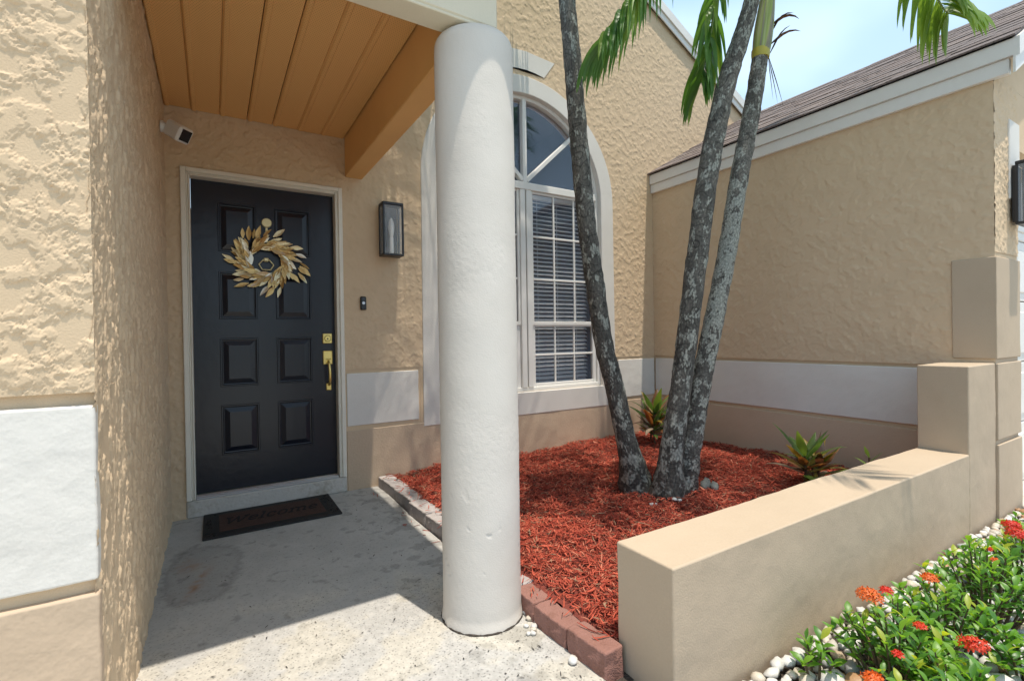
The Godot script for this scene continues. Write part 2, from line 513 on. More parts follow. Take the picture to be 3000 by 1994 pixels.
# band between two outlines of equally many points, from z0 (back) to z1 (front)
func ring(mb: MB, outer: Array, inner: Array, z0: float, z1: float, bev := 0.006, closed := false) -> void:
	var n := outer.size()
	for i in (n if closed else n - 1):
		var j := (i + 1) % n
		var a: Vector3 = outer[i]; var b: Vector3 = outer[j]
		var c: Vector3 = inner[i]; var d: Vector3 = inner[j]
		var mo := (a + b) * 0.5
		var mi := (c + d) * 0.5
		var out := (mo - mi).normalized()
		var f := Vector3(0, 0, 1)
		var k := Vector3(0, 0, z1)
		var at := func(p: Vector3, z: float) -> Vector3: return Vector3(p.x, p.y, z)
		var a2 := a.lerp(c, bev / maxf(a.distance_to(c), 0.01)); var b2 := b.lerp(d, bev / maxf(b.distance_to(d), 0.01))
		var c2 := c.lerp(a, bev / maxf(a.distance_to(c), 0.01)); var d2 := d.lerp(b, bev / maxf(b.distance_to(d), 0.01))
		mb.autoquad(at.call(a2, z1), at.call(b2, z1), at.call(d2, z1), at.call(c2, z1), f)
		mb.autoquad(at.call(a, z1 - bev), at.call(b, z1 - bev), at.call(b2, z1), at.call(a2, z1), out + f)
		mb.autoquad(at.call(c, z1 - bev), at.call(d, z1 - bev), at.call(d2, z1), at.call(c2, z1), f - out)
		mb.autoquad(at.call(a, z1 - bev), at.call(b, z1 - bev), at.call(b, z0), at.call(a, z0), out)
		mb.autoquad(at.call(c, z1 - bev), at.call(d, z1 - bev), at.call(d, z0), at.call(c, z0), -out)
	if not closed:
		for i in [0, n - 1]:
			var a: Vector3 = outer[i]
			var c: Vector3 = inner[i]
			var nb: Vector3 = outer[1] if i == 0 else outer[n - 2]
			mb.autoquad(Vector3(a.x, a.y, z1 - bev), Vector3(c.x, c.y, z1 - bev), Vector3(c.x, c.y, z0), Vector3(a.x, a.y, z0), a - nb)

# convex outline in the xy plane pushed from z0 to z1
func plate(mb: MB, pts: Array, z0: float, z1: float) -> void:
	var f := []
	var mid := Vector2.ZERO
	for p in pts:
		f.append(Vector3(p.x, p.y, z1))
		mid += p / pts.size()
	mb.face(f, Vector3(0, 0, 1))
	for i in pts.size():
		var a: Vector2 = pts[i]
		var b: Vector2 = pts[(i + 1) % pts.size()]
		var o := (a + b) * 0.5 - mid
		mb.autoquad(Vector3(a.x, a.y, z0), Vector3(b.x, b.y, z0), Vector3(b.x, b.y, z1), Vector3(a.x, a.y, z1), Vector3(o.x, o.y, 0))

func _ready() -> void:
	rng.seed = 20
	# ------------------------------------------------------------ camera
	var cam := Camera3D.new()
	cam.name = "camera"
	cam.fov = 69.69
	cam.near = 0.05
	cam.far = 400.0
	add_child(cam)
	var yaw := 0.5499
	var pit := 0.0079
	var rol := -0.01565
	var fwd := Vector3(sin(yaw) * cos(pit), -sin(pit), -cos(yaw) * cos(pit))
	var rgt := Vector3(cos(yaw), 0, sin(yaw))
	var upv := rgt.cross(fwd)
	cam.transform = Transform3D(Basis(rgt * cos(rol) + upv * sin(rol), upv * cos(rol) - rgt * sin(rol), -fwd), Vector3(0, 1.1498, 0))
	cam.current = true
	# ------------------------------------------------------------ sky, sun, exposure
	var env := Environment.new()
	var psm := ProceduralSkyMaterial.new()
	psm.sky_top_color = Color(0.54, 0.655, 0.765)
	psm.sky_horizon_color = Color(0.745, 0.815, 0.875)
	psm.sky_curve = 0.22
	psm.ground_bottom_color = Color(0.45, 0.44, 0.40)
	psm.ground_horizon_color = Color(0.62, 0.62, 0.58)
	psm.sun_angle_max = 50.0
	psm.sun_curve = 0.5
	psm.sky_cover = clouds()
	psm.sky_cover_modulate = Color(1, 1, 1, 0.2)
	psm.energy_multiplier = 1.0
	var sky := Sky.new()
	sky.sky_material = psm
	env.background_mode = Environment.BG_SKY
	env.sky = sky
	env.tonemap_mode = Environment.TONE_MAPPER_LINEAR
	env.tonemap_exposure = 2.02
	env.sdfgi_enabled = true
	env.ssao_enabled = true
	env.ssil_enabled = true
	var we := WorldEnvironment.new()
	we.name = "world_environment"
	we.environment = env
	add_child(we)
	var sun := DirectionalLight3D.new()
	sun.name = "sun"
	sun.light_energy = 0.76
	sun.light_color = Color(1.0, 0.965, 0.91)
	sun.light_angular_distance = 0.55
	sun.shadow_enabled = true
	add_child(sun)
	var sdir := Vector3(0.25, 4.4, 1.0).normalized()
	sun.look_at_from_position(sdir * 20.0, Vector3.ZERO, Vector3.BACK)

	make_materials()
	make_stucco()
	build_ground()
	build_house()
	build_garden_wall()
	build_edging()
	build_mulch()
	build_palms()
	build_plants()
	build_pebbles()
	build_bushes()
	build_fittings()

func clouds() -> ImageTexture:
	var w := 512
	var h := 256
	var f := noise(71, 1.6, 5)
	var im := Image.create(w, h, false, Image.FORMAT_RGBA8)
	for y in h:
		var el := PI * (0.5 - (y + 0.5) / h)
		for x in w:
			var az := TAU * (x + 0.5) / w
			var p := Vector3(cos(el) * cos(az), sin(el) * 2.2, cos(el) * sin(az))
			var k := smoothstep(0.02, 0.42, f.get_noise_3dv(p))
			im.set_pixel(x, y, Color(1, 1, 1, k * 0.5 * smoothstep(0.0, 0.15, el)))
	return ImageTexture.create_from_image(im)

# ---------------------------------------------------------------- ground
func sheet(called: String, x0: float, x1: float, z0: float, z1: float, y: float, m: Material) -> void:
	var mb := MB.new()
	mb.quad(Vector3(x0, y, z0), Vector3(x1, y, z0), Vector3(x1, y, z1), Vector3(x0, y, z1), Vector3.UP)
	var o := part(mb, called, m, self)
	o.set_meta("kind", "structure")

func build_ground() -> void:
	sheet("ground", -150, 150, -150, 150, -0.12, M.lawn)
	sheet("pebble_bed_soil", 1.12, 4.66, -1.25, 1.2, -0.075, M.soil)
	sheet("driveway", 4.66, 9.5, -1.5, 14.0, -0.05, M.driveway)
	sheet("bounce_walkway", -6.0, 4.655, 1.2, 9.0, -0.03, M.driveway)  # unseen pale concrete, added to bounce sunlight up into the porch
	sheet("bounce_path", -6.0, -0.31, -1.49, 1.196, -0.034, M.driveway)  # out of view too, laid instead of lawn for more bounce light
	# porch slab with its stains
	var w := 400
	var h := 1250
	var n1 := noise(61, 0.010, 5)
	var n2 := noise(62, 0.09, 3)
	var n3 := noise(63, 0.30, 2)
	var n4 := noise(64, 0.028, 4)
	var im := PackedByteArray()
	im.resize(w * h * 3)
	var hm := PackedByteArray()
	hm.resize(w * h)
	var X0 := -0.3
	var Z0 := -3.95
	var S := 5.0 / h
	for y in h:
		var z := Z0 + (y + 0.5) * S
		# rain reaches the front of the slab: exposed grains and dark pits there
		for x in w:
			var i := y * w + x
			var px := X0 + (x + 0.5) * S
			var a := n1.get_noise_2d(x, y)
			var b := n2.get_noise_2d(x, y)
			var c := n3.get_noise_2d(x, y)
			var q := n4.get_noise_2d(x, y)
			var worn := smoothstep(-2.45, -2.0, z + a * 0.35)
			var g := 0.445 + 0.06 * a + 0.03 * q + 0.02 * b + worn * (0.05 * b + 0.07 * c + 0.035 * a + 0.02)
			var pit := smoothstep(0.42, 0.52, c) * worn + smoothstep(0.50, 0.56, c) * 0.5 * (1.0 - worn)
			g *= 1.0 - 0.6 * pit
			var col := Vector3(g * 1.03, g, g * 0.945)
			col = col.lerp(Vector3(g * 1.04, g * 0.98, g * 0.86), worn * smoothstep(0.0, 0.35, a + 0.2 + q * 0.3))
			# leaf dirt near the edging and the column
			var dirt := smoothstep(0.10, 0.45, q + 0.25 * b + 0.35 * smoothstep(0.55, 1.05, px) - 0.2)
			col *= 1.0 - 0.28 * dirt
			# damp ring and rust beside the mat
			var dx := (px + 0.06 + 0.03 * q) / 0.17
			var dz := (z + 2.92 + 0.10 * a) / 0.36
			var rr := sqrt(dx * dx + dz * dz) + 0.12 * b
			var damp := (1.0 - smoothstep(0.9, 1.05, rr)) * 0.16 + exp(-pow((rr - 0.98) * 9.0, 2.0)) * 0.16
			col *= 1.0 - damp
			var r1 := exp(-pow((px + 0.115 + 0.03 * b) / 0.05, 2.0) - pow((z + 2.99 + 0.05 * q) / 0.07, 2.0))
			var r2 := exp(-pow((px + 0.075 + (z + 2.78) * 0.28 + 0.02 * b) / 0.022, 2.0) - pow((z + 2.78) / 0.14, 2.0))
			var rust := clampf((r1 * 0.55 + r2 * 0.75) * (0.65 + 0.9 * q + 0.5 * b), 0.0, 0.6)
			col = col.lerp(Vector3(0.33, 0.17, 0.075), rust)
			im[i * 3] = int(255 * clampf(pow(col.x, 1 / 2.2), 0, 1))
			im[i * 3 + 1] = int(255 * clampf(pow(col.y, 1 / 2.2), 0, 1))
			im[i * 3 + 2] = int(255 * clampf(pow(col.z, 1 / 2.2), 0, 1))
			hm[i] = int(255 * clampf(0.5 + 0.2 * b + (0.25 * c * (0.3 + 0.7 * worn)) + 0.2 * q - 0.3 * pit, 0, 1))
	var m := mat(Color.WHITE, 0.85, {"tex": ImageTexture.create_from_image(Image.create_from_data(w, h, false, Image.FORMAT_RGB8, im)), "bump": ImageTexture.create_from_image(Image.create_from_data(w, h, false, Image.FORMAT_L8, hm)), "depth": 0.3, "spec": 0.4})
	m.texture_repeat = false
	var mb := MB.new()
	var x1 := 1.285
	var z1 := 1.0
	var P := [Vector3(X0, 0, ZD - 0.06), Vector3(x1, 0, ZD - 0.06), Vector3(x1, 0, z1), Vector3(X0, 0, z1)]
	# the slab stops short of the edging
	var E := [Vector3(X0, 0, -3.88), Vector3(1.095, 0, -3.88), Vector3(1.075, 0, -3.0), Vector3(1.09, 0, -2.2), Vector3(1.085, 0, -1.5), Vector3(1.10, 0, -1.15), Vector3(1.13, 0, z1), Vector3(X0, 0, z1)]
	mb.face(E, Vector3.UP)
	for i in E.size():
		var a: Vector3 = E[i]
		var b: Vector3 = E[(i + 1) % E.size()]
		mb.autoquad(a, b, b + Vector3.DOWN * 0.11, a + Vector3.DOWN * 0.11, (a + b) * 0.5 - Vector3(0.4, 0, -1.5))
	for p in mb.v:
		mb.uv.append(Vector2((p.x - X0) / (w * S), (p.z - Z0) / (h * S)))
	var o := part(mb, "porch_floor", m, self)
	o.set_meta("kind", "structure")
	# strip of soil between slab and edging
	sheet("soil", 1.06, 4.19, -3.82, -1.2, -0.02, M.soil)

# ---------------------------------------------------------------- the house
func bx(x0: float, x1: float, y0: float, y1: float, z0: float, z1: float, bev := 0.0) -> MB:
	var mb := MB.new()
	mb.box(Vector3(x0, y0, z0), Vector3(x1, y1, z1), bev)
	return mb

func plaster(lo: Vector3, hi: Vector3) -> MB:
	var mb := MB.new()
	rough_box(mb, lo, hi, 0.006, 0.02, 0.004, noise(97, 3.0, 5))
	return mb

func build_house() -> void:
	var H := thing("house", "tan stucco house with black front door, arched window and garage wing", "house", Vector3(0.4, 0, ZD))
	# --- street wall beside the porch
	var mb := MB.new()
	stucco(mb, Vector3(-1.0, 1.035, ZL), Vector3.RIGHT, Vector3.UP, Vector3.BACK, 1.008 + XL, 1.72, 0.0027, 0.0048, Vector2(0.35, 0.2), null, 1.15)
	mb.box(Vector3(-3.0, 1.035, ZL - 0.3), Vector3(XL - 0.002, 3.3, ZL - 0.0015))
	mb.box(Vector3(-3.0, -0.1, ZL - 0.3), Vector3(XL + 0.004, 1.036, ZL - 0.018))
	var sw := part(mb, "street_wall", M.tan, H)
	var b1 := MB.new()
	var nb := noise(96, 5.0, 6)
	rough_box(b1, Vector3(-1.0, 0.592, ZL - 0.04), Vector3(XL + 0.007, 1.005, ZL + 0.003), 0.007, 0.006, 0.004, nb)
	b1.box(Vector3(-3.0, 0.592, ZL - 0.03), Vector3(-0.98, 1.005, ZL - 0.004))
	part(b1, "band", M.white, sw)
	var b2 := MB.new()
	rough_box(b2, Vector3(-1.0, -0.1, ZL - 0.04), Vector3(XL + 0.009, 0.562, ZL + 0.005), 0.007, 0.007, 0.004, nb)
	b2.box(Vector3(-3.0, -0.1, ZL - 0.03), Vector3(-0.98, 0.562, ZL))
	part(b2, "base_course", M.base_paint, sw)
	# --- porch side wall
	mb = MB.new()
	stucco(mb, Vector3(XL, 0, ZL + 0.002), Vector3.FORWARD, Vector3.UP, Vector3.RIGHT, ZL + 0.002 - ZD, YC + 0.15, 0.0052, 0.0060, Vector2(0.1, 0.9), null, 2.0, 0.75)
	mb.box(Vector3(XL - 0.25, -0.1, ZD - 0.2), Vector3(XL - 0.002, 3.3, ZL - 0.02))
	part(mb, "porch_side_wall", M.tan, H)
	# --- entry and gable wall: one plane with door and arched window openings
	var acx := 2.536
	var acy := 2.51
	mb = MB.new()
	stucco(mb, Vector3(XL, 0, ZD), Vector3.RIGHT, Vector3.UP, Vector3.BACK, 0.90 - XL, YC + 0.1, 0.0065, 0.0045, Vector2(0.23, 0.71), func(u: float, v: float) -> bool:
		return u < 0.096 or v > 2.27, 1.5)
	part(mb, "entry_wall", M.tan, H)
	mb = MB.new()
	stucco(mb, Vector3(0.843, 0, ZD), Vector3.RIGHT, Vector3.UP, Vector3.BACK, 5.4, 5.0, 0.0070, 0.0025, Vector2(0.63, 0.11), func(u: float, v: float) -> bool:
		var x := u + 0.843
		if x < 0.90 and v > 2.27 and v < YC + 0.1: return false
		if x > 0.8 and v < 0.915: return false
		if x > XR + 0.05 and v < YE - 0.1 : return false
		if v > 5.60 - 0.5 * absf(x - 2.536): return false
		if absf(x - acx) < 0.98 and v < acy and v > 0.3: return false
		if Vector2(x - acx, v - acy).length() < 0.98: return false
		return true, 1.35)
	# masonry behind the plaster
	mb.box(Vector3(XL, -0.1, ZD - 0.2), Vector3(-0.155, 2.28, ZD - 0.004))
	mb.box(Vector3(0.84, -0.1, ZD - 0.2), Vector3(1.63, 2.28, ZD - 0.004))
	mb.box(Vector3(XL, 2.28, ZD - 0.2), Vector3(1.63, 4.3, ZD - 0.004))
	mb.box(Vector3(3.44, -0.1, ZD - 0.2), Vector3(6.3, 3.45, ZD - 0.004))
	mb.box(Vector3(1.63, -0.1, ZD - 0.2), Vector3(3.44, 0.62, ZD - 0.004))
	mb.box(Vector3(1.63, 3.42, ZD - 0.2), Vector3(5.3, 3.95, ZD - 0.004))
	mb.box(Vector3(0.6, 3.95, ZD - 0.2), Vector3(4.4, 4.4, ZD - 0.004))
	# spandrels beside the arch
	for s in [-1.0, 1.0]:
		for i in 12:
			var a0 := PI * 0.5 * i / 12
			var a1 := PI * 0.5 * (i + 1) / 12
			var p := Vector3(acx + s * cos(a0) * 0.9, acy + sin(a0) * 0.9, ZD - 0.004)
			var q := Vector3(acx + s * cos(a1) * 0.9, acy + sin(a1) * 0.9, ZD - 0.004)
			mb.quad(p, q, Vector3(q.x, 3.5, q.z), Vector3(p.x, 3.5, p.z), Vector3.BACK)
			mb.quad(p, q, q + Vector3(0, 0, -0.2), p + Vector3(0, 0, -0.2), -Vector3(s * cos(a0), sin(a0), 0))
	var gw := part(mb, "gable_wall", M.tan, H)
	# lower part beside the door: smooth base, white band
	part(plaster(Vector3(0.86, 0.487, ZD - 0.02), Vector3(1.43, 0.888, ZD + 0.006)), "band", M.white, gw)
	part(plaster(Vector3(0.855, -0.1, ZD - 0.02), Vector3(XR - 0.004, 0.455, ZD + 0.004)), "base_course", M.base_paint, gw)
	part(plaster(Vector3(3.645, 0.487, ZD - 0.02), Vector3(XR - 0.004, 0.888, ZD + 0.006)), "band", M.white, gw)
	part(bx(0.845, 1.6, 0.45, 0.918, ZD - 0.03, ZD - 0.012), "groove", M.tan, gw)
	part(bx(3.47, XR - 0.004, 0.45, 0.918, ZD - 0.03, ZD - 0.012), "groove", M.tan, gw)
	# window surround and keystone
	var sr := MB.new()
	ring(sr, arch(acx, acy, 1.058, 1.066, 0.42, ZD), arch(acx, acy, 0.895, 0.898, 0.63, ZD), ZD - 0.14, ZD + 0.008, 0.005)
	sr.box(Vector3(acx - 1.062, 0.423, ZD - 0.03), Vector3(acx + 1.062, 0.632, ZD + 0.0075), 0.005)
	part(sr, "window_surround", M.white, H)
	# reveal groove round the surround
	var gv := MB.new()
	ring(gv, arch(acx, acy, 1.082, 1.09, 0.42, ZD), arch(acx, acy, 1.05, 1.058, 0.42, ZD), ZD - 0.02, ZD - 0.001, 0.0)
	part(gv, "surround_groove", M.tan, H)
	var ks := MB.new()
	plate(ks, [Vector2(acx - 0.20, 3.605), Vector2(acx - 0.1, 3.622), Vector2(acx, 3.628), Vector2(acx + 0.1, 3.622), Vector2(acx + 0.20, 3.605), Vector2(acx + 0.325, 3.775), Vector2(acx, 3.80), Vector2(acx - 0.325, 3.775)], ZD - 0.01, ZD + 0.006)
	part(ks, "keystone", M.white, H)
	build_window(H, acx, acy)
	# --- garage side wall
	mb = MB.new()
	stucco(mb, Vector3(XR, 0.915, ZD), Vector3.BACK, Vector3.UP, Vector3.LEFT, ZF - ZD, 1.88, 0.0072, 0.0030, Vector2(1.2, 0.4), null, 1.05)
	mb.box(Vector3(XR + 0.002, 0.915, ZD - 0.3), Vector3(XR + 0.2, 2.80, ZF - 0.05))
	mb.box(Vector3(XR + 0.016, -0.1, ZD - 0.3), Vector3(XR + 0.2, 0.915, ZF - 0.05))
	var gs := part(mb, "garage_side_wall", M.tan, H)
	part(plaster(Vector3(XR - 0.006, 0.487, ZD + 0.02), Vector3(XR + 0.02, 0.888, -1.3)), "band", M.white, gs)
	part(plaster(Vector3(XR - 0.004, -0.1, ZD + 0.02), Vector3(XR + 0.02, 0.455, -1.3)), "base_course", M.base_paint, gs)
	# --- garage front wall with pilaster courses
	mb = MB.new()
	stucco(mb, Vector3(XR, 1.635, ZF), Vector3.RIGHT, Vector3.UP, Vector3.BACK, 0.46, 1.12, 0.006, 0.004, Vector2(0.5, 1.1), null, 1.6)
	mb.box(Vector3(XR + 0.002, -0.1, ZF - 0.22), Vector3(4.645, 2.74, ZF - 0.003))
	mb.box(Vector3(4.645, 2.36, ZF - 0.22), Vector3(7.25, 2.74, ZF - 0.003))
	var gf := part(mb, "garage_front_wall", M.tan, H)
	part(plaster(Vector3(XR - 0.012, 0.962, -1.236), Vector3(4.648, 1.605, ZF + 0.012)), "pilaster_course", M.garden, gf)
	part(plaster(Vector3(XR - 0.006, 0.452, -1.236), Vector3(4.65, 0.934, ZF + 0.014)), "pilaster_course", M.garden, gf)
	part(plaster(Vector3(XR - 0.006, -0.1, -1.236), Vector3(4.652, 0.424, ZF + 0.016)), "pilaster_course", M.garden, gf)
	part(bx(XR + 0.004, 4.64, 0.42, 0.97, -1.228, ZF - 0.001), "groove", M.garden, gf)
	part(bx(4.455, 4.66, 2.0, 2.52, ZF - 0.01, ZF + 0.012, 0.005), "door_surround", M.white, gf)
	# --- garage door: sections with raised panels
	var gd := Node3D.new()
	gd.name = "garage_door"
	H.add_child(gd)
	for i in 5:
		var y := 0.0 + i * 0.47
		part(bx(4.64, 6.9, y - 0.045, y + 0.417, ZF - 0.2, ZF - 0.15, 0.006), "section", M.white_paint, gd)
		for k in 4:
			part(bx(4.72 + k * 0.56, 5.2 + k * 0.56, y + 0.02, y + 0.34, ZF - 0.151, ZF - 0.138, 0.012), "panel", M.white_paint, gd)
	part(bx(6.9, 7.3, -0.1, 2.36, ZF - 0.22, ZF - 0.003), "garage_front_wall", M.tan, H)
	build_roofs(H)
	build_porch(H)
	build_door(H)
	# --- what closes the rooms behind
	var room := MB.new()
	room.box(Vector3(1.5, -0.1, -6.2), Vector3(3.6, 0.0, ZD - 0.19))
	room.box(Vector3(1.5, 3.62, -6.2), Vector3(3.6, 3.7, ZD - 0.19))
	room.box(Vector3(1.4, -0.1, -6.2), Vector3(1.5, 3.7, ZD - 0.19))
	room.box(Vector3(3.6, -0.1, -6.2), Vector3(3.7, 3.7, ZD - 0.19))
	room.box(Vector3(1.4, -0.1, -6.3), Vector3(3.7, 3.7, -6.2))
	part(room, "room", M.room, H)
	var back := MB.new()
	back.box(Vector3(-3.0, -0.1, -9.2), Vector3(6.3, 3.2, -9.0))
	back.box(Vector3(-3.0, -0.1, -9.0), Vector3(-2.8, 3.2, ZL - 0.3))
	back.box(Vector3(6.2, -0.1, -9.0), Vector3(6.4, 3.2, ZD - 0.2))
	back.box(Vector3(7.2, -0.1, -4.0), Vector3(7.4, 2.0, ZF - 0.22))
	part(back, "outer_wall", M.tan, H)

func build_window(H: Node3D, cx: float, cy: float) -> void:
	var W := Node3D.new()
	W.name = "arched_window"
	H.add_child(W)
	var zb := ZD - 0.10
	var zf := ZD - 0.045
	var f := MB.new()
	ring(f, arch(cx, cy, 0.897, 0.899, 0.628, ZD), arch(cx, cy, 0.862, 0.864, 0.665, ZD), zb, zf, 0.004)
	f.box(Vector3(cx - 0.897, 0.63, zb), Vector3(cx + 0.897, 0.667, zf - 0.002), 0.003)
	part(f, "frame", M.white_paint, W)
	part(bx(cx - 0.063, cx - 0.006, 0.667, 2.53, zb, zf + 0.006, 0.004), "mullion", M.white_paint, W)
	part(bx(cx + 0.006, cx + 0.063, 0.667, 2.53, zb, zf + 0.006, 0.004), "mullion", M.white_paint, W)
	part(bx(cx - 0.864, cx + 0.864, 2.53, 2.60, zb, zf + 0.010, 0.005), "transom", M.white_paint, W)
	part(bx(cx - 0.022, cx + 0.022, 2.60, 3.375, zb, zf + 0.004, 0.004), "mullion", M.white_paint, W)
	for s in [-1.0, 1.0]:
		var d := MB.new()
		var t := Transform3D(Basis(Vector3.BACK, s * (PI / 4 - 0.04) - PI / 2 if s > 0 else PI / 2 - (PI / 4 - 0.04)), Vector3(cx, 2.60, 0))
		d.box(Vector3(-0.02, 0.03, zb + 0.005), Vector3(0.02, 0.862, zf), 0.004, t)
		part(d, "muntin", M.white_paint, W)
		# fan panes
		for seg in 2:
			var g := MB.new()
			var a0: float = (0.0 if seg == 0 else PI / 4 - 0.04)
			var a1: float = (PI / 4 - 0.04 if seg == 0 else PI / 2)
			var o := Vector3(cx, 2.585, zb + 0.02)
			var pts := [o]
			for i in 11:
				var a := lerpf(a0, a1, i / 10.0)
				pts.append(Vector3(cx + s * cos(a) * 0.875, cy + 0.055 + sin(a) * 0.82, zb + 0.02))
			g.face(pts, Vector3.BACK)
			g.face(pts.map(func(q): return q + Vector3(0, 0, -0.012)), Vector3.BACK)
			part(g, "pane", M.glass, W)
		# sashes: three by three panes above, three by two below
		var x0: float = cx + s * 0.063
		var x1: float = cx + s * 0.864
		var lo := minf(x0, x1)
		var hi := maxf(x0, x1)
		for sash in 2:
			var y0: float = 1.255 if sash == 0 else 0.667
			var y1: float = 2.53 if sash == 0 else 1.262
			var z: float = zf - 0.010 if sash == 0 else zf - 0.022
			var st := 0.026 if sash == 0 else 0.042
			var fr := MB.new()
			fr.box(Vector3(lo + 0.001, y0, z - 0.025), Vector3(lo + st, y1, z), 0.003)
			fr.box(Vector3(hi - st, y0, z - 0.025), Vector3(hi - 0.001, y1, z), 0.003)
			fr.box(Vector3(lo + st, y0, z - 0.024), Vector3(hi - st, y0 + (0.034 if sash == 0 else 0.03), z - 0.001), 0.003)
			fr.box(Vector3(lo + st, y1 - 0.022, z - 0.024), Vector3(hi - st, y1 - 0.0005, z - 0.001), 0.003)
			part(fr, "sash", M.white_paint, W)
			var rows := 3 if sash == 0 else 2
			var iy0 := y0 + 0.032
			var iy1 := y1 - 0.022
			var ix0 := lo + st
			var ix1 := hi - st
			for k in [1, 2]:
				var x := lerpf(ix0, ix1, k / 3.0)
				part(bx(x - 0.009, x + 0.009, iy0, iy1, z - 0.022, z - 0.004, 0.003), "muntin", M.white_paint, W)
			for k in range(1, rows):
				var y := lerpf(iy0, iy1, float(k) / rows)
				part(bx(ix0, ix1, y - 0.009, y + 0.009, z - 0.0215, z - 0.003, 0.003), "muntin", M.white_paint, W)
			for r in rows:
				for k in 3:
					var g := MB.new()
					var ax := lerpf(ix0, ix1, k / 3.0) - 0.002
					var bxx := lerpf(ix0, ix1, (k + 1) / 3.0) + 0.002
					var ay := lerpf(iy0, iy1, float(r) / rows) - 0.002
					var by := lerpf(iy0, iy1, float(r + 1) / rows) + 0.002
					var zz := z - 0.014
					for zq in [zz, zz - 0.012]:
						g.quad(Vector3(ax, ay, zq), Vector3(bxx, ay, zq), Vector3(bxx, by, zq), Vector3(ax, by, zq), Vector3.BACK)
					part(g, "pane", M.glass, W)
		# blind behind this half
		var B := thing("window_blind", "grey slatted blind behind the half of the arched window %s" % ("beside the column" if s < 0 else "behind the leaning palm trunk"), "blind", Vector3((lo + hi) * 0.5, 2.5, ZD - 0.2), "blinds in the arched window")
		part(bx(lo + 0.01, hi - 0.01, 2.50, 2.545, ZD - 0.235, ZD - 0.185, 0.004), "head_rail", M.blind, B)
		for k in 44:
			var y := 2.475 - k * 0.0415
			var sl := MB.new()
			var t2 := Transform3D(Basis(Vector3.RIGHT, 0.5 + rng.randf_range(-0.05, 0.05)), Vector3((lo + hi) * 0.5, y, ZD - 0.21))
			var hw := (hi - lo) * 0.5 - 0.015
			sl.box(Vector3(-hw, -0.0015, -0.024), Vector3(hw, 0.0015, 0.024), 0.0, t2)
			part(sl, "slat", M.blind, B)
		for k in [0.2, 0.5, 0.8]:
			var x := lerpf(lo, hi, k)
			part(bx(x - 0.0015, x + 0.0015, 0.66, 2.5, ZD - 0.186, ZD - 0.183), "cord", M.blind, B)

